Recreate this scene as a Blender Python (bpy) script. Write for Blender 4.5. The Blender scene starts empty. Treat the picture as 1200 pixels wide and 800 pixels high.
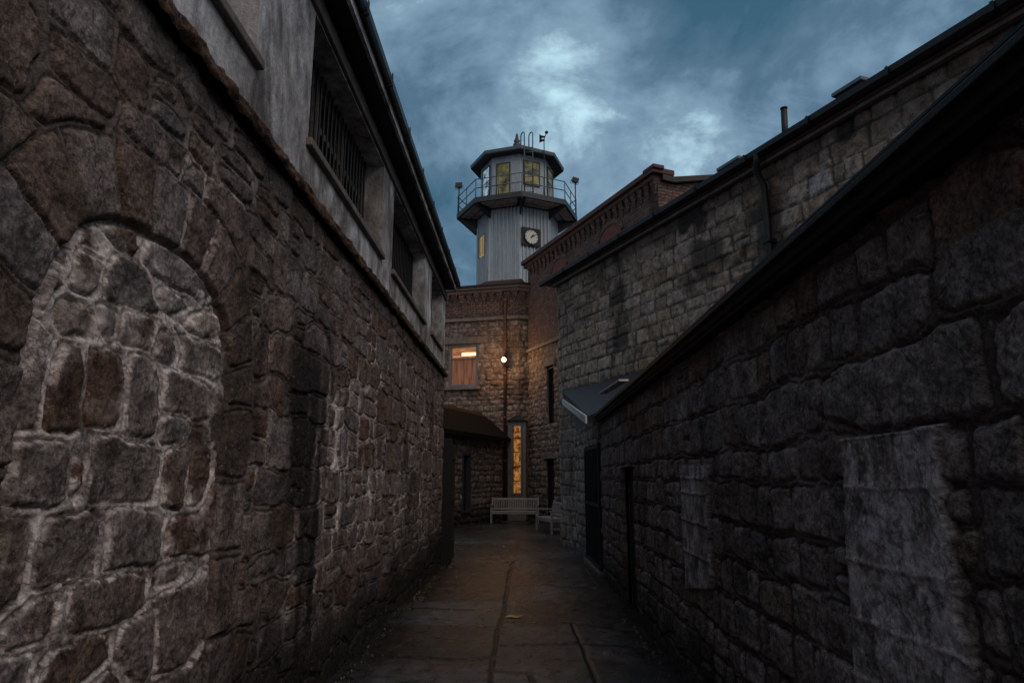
import bpy, bmesh, math, random
import numpy as np
from mathutils import Vector, Matrix
R = math.radians
random.seed(7)
S = bpy.context.scene
COL = S.collection

# ------------------------------------------------------------------ camera
CAM_H = 1.6
cam = bpy.data.cameras.new("camera"); camo = bpy.data.objects.new("camera", cam); COL.objects.link(camo)
cam.sensor_width = 36; cam.lens = 24; cam.clip_start = 0.05; cam.clip_end = 2000
camo.location = (0, 0, CAM_H)
camo.rotation_euler = (R(90) + math.atan(160 / 800), 0, R(1.05))
S.camera = camo

# ------------------------------------------------------------------ world: dusk sky with cloud layer
w = bpy.data.worlds.new("World"); S.world = w; w.use_nodes = True
nt = w.node_tree; nt.nodes.clear()
def N(tree, typ, **kw):
    n = tree.nodes.new(typ)
    for k, v in kw.items(): setattr(n, k, v)
    return n
def L(tree, a, b): tree.links.new(a, b)
out = N(nt, 'ShaderNodeOutputWorld'); bg = N(nt, 'ShaderNodeBackground'); L(nt, bg.outputs[0], out.inputs[0])
SUN_EL, SUN_AZ = 50, 142
sky = N(nt, 'ShaderNodeTexSky', sky_type='NISHITA', sun_disc=False, sun_elevation=R(SUN_EL), sun_rotation=R(SUN_AZ))
skm = N(nt, 'ShaderNodeVectorMath', operation='MULTIPLY'); skm.inputs[1].default_value = (0.020, 0.034, 0.036)
L(nt, sky.outputs[0], skm.inputs[0])
tc = N(nt, 'ShaderNodeTexCoord'); sx = N(nt, 'ShaderNodeSeparateXYZ'); L(nt, tc.outputs['Generated'], sx.inputs[0])
def wm(op, a, b=None, clamp=False):
    n = N(nt, 'ShaderNodeMath', operation=op); n.use_clamp = clamp
    for i, v in enumerate((a, b)):
        if v is None: continue
        if isinstance(v, (int, float)): n.inputs[i].default_value = v
        else: L(nt, v, n.inputs[i])
    return n.outputs[0]
za = wm('ADD', wm('MAXIMUM', sx.outputs[2], 0.0), 0.65)
cx = N(nt, 'ShaderNodeCombineXYZ'); L(nt, wm('DIVIDE', sx.outputs[0], za), cx.inputs[0]); L(nt, wm('DIVIDE', sx.outputs[1], za), cx.inputs[1])
cx.inputs[2].default_value = 3.7
n1 = N(nt, 'ShaderNodeTexNoise'); n1.inputs['Scale'].default_value = 5.6; n1.inputs['Detail'].default_value = 11; n1.inputs['Roughness'].default_value = 0.62; n1.inputs['Distortion'].default_value = 0.25
L(nt, cx.outputs[0], n1.inputs['Vector'])
n2 = N(nt, 'ShaderNodeTexNoise'); n2.inputs['Scale'].default_value = 1.7; n2.inputs['Detail'].default_value = 3
L(nt, cx.outputs[0], n2.inputs['Vector'])
def blob(center, rad):
    v = N(nt, 'ShaderNodeVectorMath', operation='DISTANCE'); L(nt, cx.outputs[0], v.inputs[0]); v.inputs[1].default_value = (center[0], center[1], 3.7)
    m = N(nt, 'ShaderNodeMapRange', interpolation_type='SMOOTHSTEP'); L(nt, v.outputs['Value'], m.inputs[0])
    m.inputs[1].default_value = 0; m.inputs[2].default_value = rad; m.inputs[3].default_value = 1; m.inputs[4].default_value = 0
    return m.outputs[0]
def raydir(u, v):
    p = math.atan(.2); yaw = R(1.05)
    x = (u - 600) / 800; s = (400 - v) / 800
    y = math.cos(p) - s * math.sin(p); z = math.sin(p) + s * math.cos(p)
    c, sn = math.cos(yaw), math.sin(yaw)
    d = Vector((x * c - y * sn, x * sn + y * c, z)); return d
def skyxy(u, v):
    d = raydir(u, v).normalized(); k = max(d.z, 0) + .65
    return d.x / k, d.y / k
f = wm('ADD', wm('MULTIPLY', wm('SUBTRACT', n1.outputs[0], .5), 1.45), .5)
f = wm('ADD', f, wm('MULTIPLY', wm('SUBTRACT', n2.outputs[0], .5), .5))
for (u, v, r, a) in ((675, 20, .17, .25), (640, 70, .12, .10), (455, 10, .12, .16), (770, 150, .20, .09), (745, 40, .10, -.08), (860, -20, .17, -.17), (1010, 40, .16, -.10), (560, 60, .14, -.05), (930, 130, .16, .04)):
    f = wm('ADD', f, wm('MULTIPLY', blob(skyxy(u, v), r), a))
cr = N(nt, 'ShaderNodeValToRGB'); L(nt, f, cr.inputs[0])
e = cr.color_ramp.elements
e[0].position = .18; e[0].color = (.030, .085, .130, 1)
e[1].position = .86; e[1].color = (.42, .62, .70, 1)
for p_, c_ in ((.40, (.070, .130, .186, 1)), (.52, (.118, .195, .272, 1)), (.66, (.175, .270, .350, 1))):
    q = e.new(p_); q.color = c_
# thin cloud lets the clear sky through
mx = N(nt, 'ShaderNodeMix', data_type='RGBA'); mx.inputs[0].default_value = .8
L(nt, skm.outputs[0], mx.inputs[6]); L(nt, cr.outputs[0], mx.inputs[7])
# unseen sky behind the viewer, warm grey added to neutralise light on the walls
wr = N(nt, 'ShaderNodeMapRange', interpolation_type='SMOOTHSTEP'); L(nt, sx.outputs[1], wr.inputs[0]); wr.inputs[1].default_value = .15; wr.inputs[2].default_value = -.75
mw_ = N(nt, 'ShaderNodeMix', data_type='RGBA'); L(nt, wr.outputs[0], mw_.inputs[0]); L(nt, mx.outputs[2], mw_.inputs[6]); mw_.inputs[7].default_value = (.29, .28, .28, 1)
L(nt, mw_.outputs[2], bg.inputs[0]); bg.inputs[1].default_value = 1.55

sun = bpy.data.lights.new("sun", 'SUN'); sun.energy = 1.2; sun.angle = R(60); sun.color = (1, .80, .66)
so = bpy.data.objects.new("sun", sun); COL.objects.link(so)
so.rotation_euler = (R(90 - SUN_EL), 0, R(180 - SUN_AZ))
S.view_settings.view_transform = 'Standard'; S.view_settings.look = 'None'; S.view_settings.gamma = 1
S.view_settings.exposure = 0
S.render.engine = 'CYCLES'

# ------------------------------------------------------------------ helpers
C0 = Vector((0, 0, CAM_H))
def px(u, v, P, n):
    d = raydir(u, v); n = Vector(n); return C0 + d * ((Vector(P) - C0).dot(n) / d.dot(n))
def ground(u, v): return px(u, v, (0, 0, 0), (0, 0, 1))

ORG = {}
def tag(o, label=None, cat=None, group=None, kind=None):
    if label: o['label'] = label
    if cat: o['category'] = cat
    if group: o['group'] = group
    if kind: o['kind'] = kind
    return o
def thing(name, loc, label, cat, group=None, rz=0):
    o = bpy.data.objects.new(name, None); COL.objects.link(o); o.empty_display_size = .2
    o.location = loc; o.rotation_euler = (0, 0, rz); ORG[o.name] = Vector(loc) if rz == 0 else Vector((0, 0, 0))
    return tag(o, label, cat, group)
def frame(O, U, side):
    U = Vector((U[0], U[1], 0)).normalized(); n = Vector((-U.y, U.x, 0)) * side
    O = Vector(O)
    return lambda a, b, c: O + U * a + n * b + Vector((0, 0, c))
class MB:
    def __init__(s, T=None): s.v = []; s.f = []; s.T = T; s.sm = []
    def add(s, vs, fs, smooth=False):
        k = len(s.v)
        for p in vs: s.v.append(tuple(s.T(*p)) if s.T else tuple(p))
        for q in fs: s.f.append([k + i for i in q]); s.sm.append(smooth)
        return s
    def box(s, x0, x1, y0, y1, z0, z1):
        return s.add([(x, y, z) for z in (z0, z1) for x, y in ((x0, y0), (x1, y0), (x1, y1), (x0, y1))],
                     [(3, 2, 1, 0), (4, 5, 6, 7), (0, 1, 5, 4), (1, 2, 6, 5), (2, 3, 7, 6), (3, 0, 4, 7)])
    def prism(s, poly, d0, d1, axis=1):   # polygon in the two other axes, extruded along axis
        n = len(poly)
        def mk(p, d):
            q = list(p); q.insert(axis, d); return tuple(q)
        return s.add([mk(p, d0) for p in poly] + [mk(p, d1) for p in poly],
                     [tuple(range(n))[::-1], tuple(range(n, 2 * n))] + [(i, (i + 1) % n, n + (i + 1) % n, n + i) for i in range(n)])
    def tube(s, pts, r, seg=8, cap=True):
        pts = [Vector(p) for p in pts]; rr = r if isinstance(r, (list, tuple)) else [r] * len(pts)
        vs = []; up0 = None
        for i, p in enumerate(pts):
            t = (pts[min(i + 1, len(pts) - 1)] - pts[max(i - 1, 0)]).normalized()
            if up0 is None: up0 = Vector((0, 0, 1)) if abs(t.z) < .9 else Vector((1, 0, 0))
            a = t.cross(up0).normalized(); b = t.cross(a).normalized(); up0 = -b if False else up0
            if a.length < .1: a = Vector((1, 0, 0)); b = t.cross(a)
            for k in range(seg):
                an = 2 * math.pi * k / seg; vs.append(p + (a * math.cos(an) + b * math.sin(an)) * rr[i])
        fs = []
        for i in range(len(pts) - 1):
            for k in range(seg):
                a = i * seg + k; b = i * seg + (k + 1) % seg; fs.append((a, b, b + seg, a + seg))
        if cap: fs += [tuple(range(seg))[::-1], tuple(range((len(pts) - 1) * seg, len(pts) * seg))]
        return s.add(vs, fs, True)
    def lathe(s, c, prof, seg=16):        # profile of (radius, z)
        vs = []
        for r, z in prof:
            for k in range(seg): an = 2 * math.pi * k / seg; vs.append((c[0] + r * math.cos(an), c[1] + r * math.sin(an), c[2] + z))
        fs = [(i * seg + k, i * seg + (k + 1) % seg, (i + 1) * seg + (k + 1) % seg, (i + 1) * seg + k) for i in range(len(prof) - 1) for k in range(seg)]
        fs += [tuple(range(seg))[::-1], tuple(range((len(prof) - 1) * seg, len(prof) * seg))]
        return s.add(vs, fs, True)
    def build(s, name, mat, parent=None, bevel=0, label=None):
        org = Vector((0, 0, 0)); root = parent
        while root is not None and root.parent: root = root.parent
        if root is not None: org = ORG.get(root.name, org)
        me = bpy.data.meshes.new(name)
        me.from_pydata([tuple(Vector(p) - org) for p in s.v], [], s.f); me.update()
        me.polygons.foreach_set('use_smooth', s.sm)
        bm = bmesh.new(); bm.from_mesh(me); bmesh.ops.recalc_face_normals(bm, faces=bm.faces); bm.to_mesh(me); bm.free()
        me.materials.append(mat)
        o = bpy.data.objects.new(name, me); COL.objects.link(o)
        if parent is not None: o.parent = parent
        if bevel:
            b = o.modifiers.new('bevel', 'BEVEL'); b.width = bevel; b.segments = 2; b.limit_method = 'ANGLE'
        if label: o['label'] = label
        return o

# ------------------------------------------------------------------ numpy noise
def _h(ix, iy, seed):
    n = (ix.astype(np.int64) * 374761393 + iy.astype(np.int64) * 668265263 + seed * 1442695041) & 0x7fffffff
    n = ((n ^ (n >> 13)) * 1274126177) & 0x7fffffff
    return ((n ^ (n >> 16)) & 0xffff) / 65535.0
def vn(x, y, seed=0):
    ix = np.floor(x); iy = np.floor(y); fx = x - ix; fy = y - iy
    fx = fx * fx * fx * (fx * (fx * 6 - 15) + 10); fy = fy * fy * fy * (fy * (fy * 6 - 15) + 10)
    a = _h(ix, iy, seed); b = _h(ix + 1, iy, seed); c = _h(ix, iy + 1, seed); d = _h(ix + 1, iy + 1, seed)
    return (a + (b - a) * fx) * (1 - fy) + (c + (d - c) * fx) * fy - .5
def fbm(x, y, o=4, seed=0, g=.5):
    r = 0; a = 1
    for i in range(o): r = r + a * vn(x * 2 ** i + 17.3 * i, y * 2 ** i - 9.1 * i, seed + i); a *= g
    return r
def sst(x, a, b):
    t = np.clip((x - a) / (b - a), 0, 1); return t * t * (3 - 2 * t)

# ------------------------------------------------------------------ stone patterns
def course_seeds(U0, U1, V0, V1, hr, wr, seed, jit=.15, split=.12, fn=None):
    rnd = random.Random(seed); s = []; v = V0
    while v < V1:
        h = rnd.uniform(*hr); u = U0 - rnd.random() * wr[1]
        while u < U1:
            wd = rnd.uniform(*wr)
            if rnd.random() < .2: wd *= .55
            r_ = rnd.random()
            if r_ < split and h > hr[0] * 1.15:
                for k in (0, 1):
                    s.append([u + wd / 2 + rnd.uniform(-jit, jit) * wd * .3, v + h * (.25 + .5 * k), wd / 2, h / 4, rnd.uniform(-.1, .1) * jit * 4])
            else:
                s.append([u + wd / 2 + rnd.uniform(-jit, jit) * wd * .3, v + h / 2 + rnd.uniform(-jit, jit) * h * .6, wd / 2, h / 2 * rnd.uniform(1 - jit, 1 + jit), rnd.uniform(-.3, .3) * jit])
            u += wd
        v += h
    return s
def cells(U, V, seeds, p=5, cls=None, scls=None):
    """nearest two seeds under a rotated superellipse metric -> (index, edge distance in metres)"""
    sd = np.array(seeds, dtype=float); nu, nv = U.shape
    idx = np.zeros(U.shape, int); e = np.zeros(U.shape); step = 24; vstep = 48
    for i in range(0, nu, step):
        for j in range(0, nv, vstep):
            uu = U[i:i + step, j:j + vstep]; vv = V[i:i + step, j:j + vstep]
            m = (sd[:, 0] > uu.min() - 1.1) & (sd[:, 0] < uu.max() + 1.1) & (sd[:, 1] > vv.min() - .9) & (sd[:, 1] < vv.max() + .9)
            ids = np.nonzero(m)[0]; q = sd[ids]
            du = uu[..., None] - q[:, 0]; dv = vv[..., None] - q[:, 1]
            c, s_ = np.cos(q[:, 4]), np.sin(q[:, 4])
            a = np.abs(du * c + dv * s_) / q[:, 2]; b = np.abs(-du * s_ + dv * c) / q[:, 3]
            d = (a ** p + b ** p) ** (1 / p)
            if cls is not None:
                d = d + 50.0 * (cls[i:i + step, j:j + vstep][..., None] != scls[ids])
            o = np.argsort(d, axis=-1)[..., :2]
            d1 = np.take_along_axis(d, o[..., :1], -1)[..., 0]; d2 = np.take_along_axis(d, o[..., 1:2], -1)[..., 0]
            idx[i:i + step, j:j + vstep] = ids[o[..., 0]]
            e[i:i + step, j:j + vstep] = np.minimum(d2 - d1, 3) * .5 * np.minimum(q[o[..., 0], 2], q[o[..., 0], 3])
    return idx, e
def stone_relief(U, V, idx, e, seed, mw=.012, rnd=.05, depth=.045, rough=.012, off=.025, bead=.0, tilt=.06, seeds=None):
    rs = np.random.RandomState(seed); n = idx.max() + 1
    o = rs.uniform(-1, 1, n); tx = rs.uniform(-1, 1, n); ty = rs.uniform(-1, 1, n); col = rs.uniform(0, 1, n)
    mw = mw * (1 + .9 * fbm(U * 4, V * 4, 2, seed + 5))
    e = e + rnd * .5 * fbm(U * 16, V * 16, 4, seed + 41, .65)          # chipped edges
    t = np.clip((e - mw * 1.2) / rnd, 0, 1)
    prof = 1 - (1 - t) ** 1.7
    if seeds is not None:                                              # each face is split at its own slant
        sd = np.array(seeds); pl = (U - sd[idx, 0]) * tx[idx] + (V - sd[idx, 1]) * ty[idx]
    else: pl = 0
    rid = np.abs(fbm(U * 7 + idx * 3.1, V * 7, 5, seed + 9, .62)); r2 = np.abs(fbm(U * 17 + idx, V * 17 + idx, 4, seed + 19, .62))
    h = (depth + off * o[idx] + tilt * 2.2 * pl - rough * 1.7 * rid - rough * .7 * r2 + rough * .5) * prof
    mort = 1 - sst(e, mw * .8, mw * 1.35)
    h = h + rough * .4 * fbm(U * 45, V * 45, 2, seed + 3)
    h = h - .008 * np.exp(-((e - mw * 1.35) / (.45 * mw)) ** 2)
    if bead: h = h + bead * (1 - np.clip(e / (mw * 1.15), 0, 1) ** 2) * (.75 + .9 * fbm(U * 5, V * 5, 3, seed + 77))
    return h, col[idx], mort

def panel(name, us, vs, pos, relief, side, mat, parent, holes=(), cores=(), thick=.45, label=None):
    """one continuous wall skin with relief h(u,v), skirts round its openings and a solid core behind"""
    us = np.array(sorted(set(np.round(list(us) + [a for h in holes for a in h[:2]], 4))))
    vs = np.array(sorted(set(np.round(list(vs) + [a for h in holes for a in h[2:]], 4))))
    U, V = np.meshgrid(us, vs, indexing='ij')
    h, col, mort, lime, stain = relief(U, V)
    X, Y, NX, NY = pos(U)
    P = np.stack([X + NX * h, Y + NY * h, V], -1).reshape(-1, 3)
    nu, nv = U.shape; I = np.arange(nu * nv).reshape(nu, nv)
    uc = (us[:-1] + us[1:]) / 2; vc = (vs[:-1] + vs[1:]) / 2
    keep = np.ones((nu - 1, nv - 1), bool)
    for a, b, c, d in holes: keep &= ~(((uc > a) & (uc < b))[:, None] & ((vc > c) & (vc < d))[None, :])
    q = np.stack([I[:-1, :-1], I[1:, :-1], I[1:, 1:], I[:-1, 1:]], -1)[keep]
    A = np.stack([col, mort, lime, stain], -1).reshape(-1, 4)
    Ps = [P]; Qs = [q]; As = [A]; base = len(P)
    def skirt(ii, jj):
        nonlocal base
        m = I[ii, jj]; k = len(m); Xs = X[ii, jj]; Ys = Y[ii, jj]
        B = np.stack([Xs - NX[ii, jj] * .14, Ys - NY[ii, jj] * .14, V[ii, jj]], -1)
        nb = base + np.arange(k)
        Ps.append(B); As.append(A[m]); Qs.append(np.stack([m[:-1], m[1:], nb[1:], nb[:-1]], -1)); base += k
    def rect(i0, i1, j0, j1, bottom=True):
        ri = np.arange(i0, i1 + 1); rj = np.arange(j0, j1 + 1)
        skirt(ri, np.full(len(ri), j1)); skirt(np.full(len(rj), i0), rj); skirt(np.full(len(rj), i1), rj)
        if bottom: skirt(ri, np.full(len(ri), j0))
    rect(0, nu - 1, 0, nv - 1, False)
    for a, b, c, d in holes:
        rect(int(np.argmin(abs(us - a))), int(np.argmin(abs(us - b))), int(np.argmin(abs(vs - c))), int(np.argmin(abs(vs - d))), c > vs[0])
    for a, b, c, d in cores:
        n_ = max(1, int((b - a) / 2.0)) if side != 0 else 1
        cu = np.linspace(a, b, n_ + 1)
        for k in range(n_):
            uu = np.array([cu[k], cu[k + 1]]); x, y, nx, ny = pos(uu)
            pts = []
            for z in (c, d):
                for (i, t_) in ((0, -.10), (1, -.10), (1, -thick), (0, -thick)): pts.append((x[i] + nx[i] * t_, y[i] + ny[i] * t_, z))
            Ps.append(np.array(pts)); As.append(np.tile([.5, 0, 0, 0], (8, 1)).astype(float))
            fq = np.array([(3, 2, 1, 0), (4, 5, 6, 7), (0, 1, 5, 4), (1, 2, 6, 5), (2, 3, 7, 6), (3, 0, 4, 7)]) + base
            if k > 0: fq = fq[[0, 1, 2, 3, 4]]
            Qs.append(fq); base += 8
    P = np.concatenate(Ps); Q = np.concatenate(Qs); A = np.concatenate(As)
    root = parent
    while root is not None and root.parent: root = root.parent
    if root is not None: P = P - np.array(ORG.get(root.name, Vector((0, 0, 0))))
    me = bpy.data.meshes.new(name)
    me.vertices.add(len(P)); me.vertices.foreach_set('co', P.astype(np.float32).ravel())
    me.loops.add(len(Q) * 4); me.polygons.add(len(Q))
    if side < 0: Q = Q[:, ::-1]
    me.loops.foreach_set('vertex_index', Q.astype(np.int32).ravel())
    me.polygons.foreach_set('loop_start', np.arange(0, len(Q) * 4, 4, dtype=np.int32))
    me.polygons.foreach_set('loop_total', np.full(len(Q), 4, dtype=np.int32))
    me.update(calc_edges=True)
    sm = np.zeros(len(Q), bool); sm[:len(q)] = True; me.polygons.foreach_set('use_smooth', sm)
    at = me.attributes.new('stone', 'FLOAT_COLOR', 'POINT'); at.data.foreach_set('color', A.astype(np.float32).ravel())
    me.materials.append(mat); me.validate()
    o = bpy.data.objects.new(name, me); COL.objects.link(o); o.parent = parent
    if label: o['label'] = label
    return o
def line(O, Ud, side):
    U_ = Vector((Ud[0], Ud[1])).normalized(); n = Vector((-U_.y, U_.x)) * side
    def f_(u): u = np.asarray(u, float); return O[0] + U_.x * u, O[1] + U_.y * u, np.full_like(u, n.x), np.full_like(u, n.y)
    return f_

# ------------------------------------------------------------------ materials
def mat(name): m = bpy.data.materials.new(name); m.use_nodes = True; t = m.node_tree; return m, t, t.nodes['Principled BSDF']
def noise(t, sc, det=5, rough=.55, vec=None, dist=0):
    n = N(t, 'ShaderNodeTexNoise'); n.inputs['Scale'].default_value = sc; n.inputs['Detail'].default_value = det; n.inputs['Roughness'].default_value = rough; n.inputs['Distortion'].default_value = dist
    if vec: L(t, vec, n.inputs['Vector'])
    return n.outputs[0]
def ramp(t, fac, stops):
    r = N(t, 'ShaderNodeValToRGB'); L(t, fac, r.inputs[0]); e = r.color_ramp.elements
    for i, (p, c) in enumerate(stops):
        c = (c, c, c) if isinstance(c, float) else c
        if i < 2: q = e[i]; q.position = p
        else: q = e.new(p)
        q.color = (*c, 1)
    return r.outputs[0]
def mixc(t, fac, a, b, mode='MIX'):
    m = N(t, 'ShaderNodeMix', data_type='RGBA', blend_type=mode)
    for s_, v in ((0, fac), (6, a), (7, b)):
        if isinstance(v, (int, float)): m.inputs[s_].default_value = v
        elif isinstance(v, tuple): m.inputs[s_].default_value = (*v, 1)
        else: L(t, v, m.inputs[s_])
    return m.outputs[2]
def mth(t, op, a, b=None, clamp=False):
    n = N(t, 'ShaderNodeMath', operation=op); n.use_clamp = clamp
    for i, v in enumerate((a, b)):
        if v is None: continue
        if isinstance(v, (int, float)): n.inputs[i].default_value = v
        else: L(t, v, n.inputs[i])
    return n.outputs[0]
def bump(t, bs, hgt, strength=.5, dist=.01):
    b = N(t, 'ShaderNodeBump'); b.inputs['Strength'].default_value = strength; b.inputs['Distance'].default_value = dist
    L(t, hgt, b.inputs['Height']); L(t, b.outputs[0], bs.inputs['Normal']); return b
def objco(t, scale=(1, 1, 1)):
    c = N(t, 'ShaderNodeTexCoord'); m = N(t, 'ShaderNodeMapping'); m.inputs['Scale'].default_value = scale; L(t, c.outputs['Object'], m.inputs[0]); return m.outputs[0]

def stone_mat(name, stops, mortar, limec=(.42, .36, .34), rough=.82, stainc=(.012, .011, .010), speck=.55, bmp=1., gain=(1.24, 1.15, 1.11)):
    m, t, b = mat(name)
    a = N(t, 'ShaderNodeAttribute'); a.attribute_name = 'stone'; s = N(t, 'ShaderNodeSeparateColor'); L(t, a.outputs['Color'], s.inputs[0])
    vec = objco(t)
    stops = [(p_, tuple(k_ * g_ for k_, g_ in zip(c_, gain))) for p_, c_ in stops]
    base = ramp(t, s.outputs[0], stops)
    n1_ = noise(t, 7, 6, .62, vec); n2_ = noise(t, 55, 6, .7, vec); n3_ = noise(t, 1.3, 4, .6, vec); n4_ = noise(t, 190, 3, .7, vec)
    c = mixc(t, 1, base, ramp(t, n1_, [(.33, .42), (.67, 1.6)]), 'MULTIPLY')
    c = mixc(t, 1, c, ramp(t, n2_, [(.36, 1 - speck), (.64, 1 + speck)]), 'MULTIPLY')
    c = mixc(t, 1, c, ramp(t, n4_, [(.38, .8), (.62, 1.22)]), 'MULTIPLY')
    c = mixc(t, ramp(t, n3_, [(.58, 0.), (.8, .4)]), c, (.085, .047, .028))            # iron staining
    mc = mixc(t, 1, mortar, ramp(t, n2_, [(.25, .5), (.75, 1.5)]), 'MULTIPLY')
    c = mixc(t, s.outputs[1], c, mc)
    ln = mth(t, 'MULTIPLY', s.outputs[2], ramp(t, n1_, [(.33, .35), (.5, 1.)]), True)
    lc = mixc(t, 1, limec, ramp(t, n2_, [(.3, .45), (.7, 1.3)]), 'MULTIPLY')
    c = mixc(t, ln, c, lc)
    sn = mth(t, 'MULTIPLY', a.outputs['Alpha'], ramp(t, n1_, [(.3, .8), (.5, 1.1)]), True)
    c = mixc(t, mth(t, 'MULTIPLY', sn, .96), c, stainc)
    c = mixc(t, ramp(t, noise(t, 26, 8, .75, vec, .4), [(.56, 0.), (.66, .4)]), c, (.022, .019, .018))
    ck_ = mth(t, 'ABSOLUTE', mth(t, 'SUBTRACT', noise(t, 4.5, 7, .6, vec, .5), .5))
    c = mixc(t, 1, c, ramp(t, ck_, [(0, .40), (.022, 1.)]), 'MULTIPLY')
    c = mixc(t, ramp(t, noise(t, 75, 2, .5, vec), [(.66, 0.), (.70, .5)]), c, (.34, .32, .31))
    L(t, c, b.inputs['Base Color'])
    rg = N(t, 'ShaderNodeMapRange'); L(t, n1_, rg.inputs[0]); rg.inputs[3].default_value = rough - .2; rg.inputs[4].default_value = rough + .12
    L(t, rg.outputs[0], b.inputs['Roughness']); b.inputs['Specular IOR Level'].default_value = .25
    hh = mth(t, 'ADD', mth(t, 'MULTIPLY', n2_, 1.0), mth(t, 'MULTIPLY', n4_, .45)); hh = mth(t, 'ADD', hh, mth(t, 'MULTIPLY', n1_, 1.0))
    bump(t, b, hh, bmp, .011)
    return m
def plain(name, col, rough=.7, metal=0, var=.25, sc=6, bmp=.3, streak=False, spec=.4):
    m, t, b = mat(name); vec = objco(t, (1, 1, .18) if streak else (1, 1, 1))
    n = noise(t, sc, 6, .65, vec); n2_ = noise(t, sc * 9, 4, .6, vec)
    c = mixc(t, 1, col, ramp(t, n, [(.25, 1 - var), (.75, 1 + var)]), 'MULTIPLY')
    c = mixc(t, 1, c, ramp(t, n2_, [(.3, 1 - var * .6), (.7, 1 + var * .6)]), 'MULTIPLY')
    L(t, c, b.inputs['Base Color']); b.inputs['Roughness'].default_value = rough; b.inputs['Metallic'].default_value = metal; b.inputs['Specular IOR Level'].default_value = spec
    if bmp: bump(t, b, n2_, bmp, .006)
    return m
def glow(name, c1, c2, strength, sc=3, streak=(1, 1, 1)):
    m, t, b = mat(name); vec = objco(t, streak); n = noise(t, sc, 3, .6, vec)
    c = mixc(t, ramp(t, n, [(.35, 0.), (.65, 1.)]), c1, c2)
    L(t, c, b.inputs['Emission Color']); b.inputs['Emission Strength'].default_value = strength
    L(t, c, b.inputs['Base Color']); b.inputs['Roughness'].default_value = .4
    return m
GR = (.120, .113, .112)
M = {}
M['rubble'] = stone_mat('rubble_stone', [(0, (.105, .085, .075)), (1, (.088, .085, .09)), (.16, (.150, .138, .136)), (.3, (.095, .062, .045)), (.42, (.130, .120, .118)), (.55, (.17, .162, .165)), (.68, (.11, .082, .066)), (.85, (.145, .14, .148))], (.15, .125, .112), limec=(.90, .83, .82))
M['granite'] = stone_mat(gain=(1.55, 1.50, 1.54), name='boundary_stone', stops= [(0, (.10, .092, .09)), (1, (.15, .14, .14)), (.2, (.14, .13, .126)), (.4, (.11, .094, .085)), (.6, (.165, .155, .154)), (.8, (.115, .084, .068))], mortar=(.10, .084, .078), limec=(.74, .71, .78))
M['ashlar'] = stone_mat(gain=(1.36, 1.27, 1.22), name='ashlar_stone', stops= [(0, (.15, .135, .12)), (1, (.23, .23, .24)), (.2, (.13, .092, .064)), (.38, (.20, .172, .152)), (.58, (.16, .125, .092)), (.78, (.22, .195, .172)), (.93, (.17, .148, .13))], mortar=(.052, .048, .045), speck=.35, bmp=.7)
M['far_stone'] = stone_mat('coursed_rubble', [(0, (.12, .11, .105)), (1, (.17, .168, .175)), (.3, (.10, .078, .065)), (.6, (.16, .145, .135)), (.8, (.13, .12, .118))], (.075, .066, .062), speck=.35)
M['ground'] = stone_mat(gain=(.72, .92, 1.15), name='flagstones', stops=[(0, (.044, .034, .028)), (1, (.085, .078, .072)), (.5, (.058, .048, .042))], mortar=(.003, .003, .003), rough=.34, speck=.4, bmp=.35)
M['earth'] = plain('earth', (.04, .034, .028), .9, sc=2)
M['concrete'] = plain('weathered_concrete', (.13, .115, .105), .85, var=.45, sc=5, bmp=.5)
M['dark_wood'] = plain('dark_painted_wood', (.022, .019, .018), .6, var=.5, sc=7, bmp=.5)
M['black_metal'] = plain('black_metal', (.012, .012, .013), .5, .3, var=.4, sc=14, bmp=.3)
M['slate'] = plain('slate_roofing', (.018, .020, .027), .45, var=.35, sc=3, bmp=.3)
M['white_board'] = plain('white_painted_board', (.55, .54, .54), .6, var=.3, sc=9, bmp=.2)
M['gutter'] = plain('gutter_metal', (.020, .021, .024), .45, .2, var=.4, sc=4)
M['fascia'] = plain('eave_stone', (.14, .128, .12), .8, var=.35, sc=4, bmp=.4)
M['brown_metal'] = plain('brown_pipe', (.085, .045, .032), .5, .2, var=.4, sc=8)
M['red_roof'] = plain('red_roof_flashing', (.075, .036, .031), .7, var=.4, sc=5)
M['steel'] = plain('painted_steel_siding', (.29, .36, .42), .5, .1, var=.25, sc=2.2, bmp=.12, streak=True)
M['steel_dark'] = plain('dark_steel', (.035, .045, .055), .5, .3, var=.4, sc=9)
M['rail'] = plain('painted_rail', (.10, .13, .155), .45, .4, var=.25, sc=12, bmp=0)
M['frame_blue'] = plain('grey_blue_window_frame', (.10, .125, .15), .6, var=.25, sc=9)
M['bench'] = plain('weathered_teak', (.23, .225, .225), .75, var=.3, sc=11, bmp=.3)
M['rust'] = plain('rusty_panel', (.40, .30, .29), .8, var=.6, sc=3.5, bmp=.3)
M['passage_shade'] = plain('painted_interior_shade', (.03, .026, .024), .9)
M['face'] = plain('clock_face_enamel', (.55, .57, .56), .5, var=.08, bmp=0)
M['leaf'] = plain('dry_leaf', (.42, .26, .12), .7)
M['shed_roof'] = plain('tarred_boards', (.010, .009, .008), .95, var=.5, sc=7, bmp=.4, spec=.05)
M['arch_fill'] = plain('red_painted_infill', (.13, .048, .04), .8, var=.4, sc=5)
M['moss'] = plain('weeds', (.018, .022, .010), .8)
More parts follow.
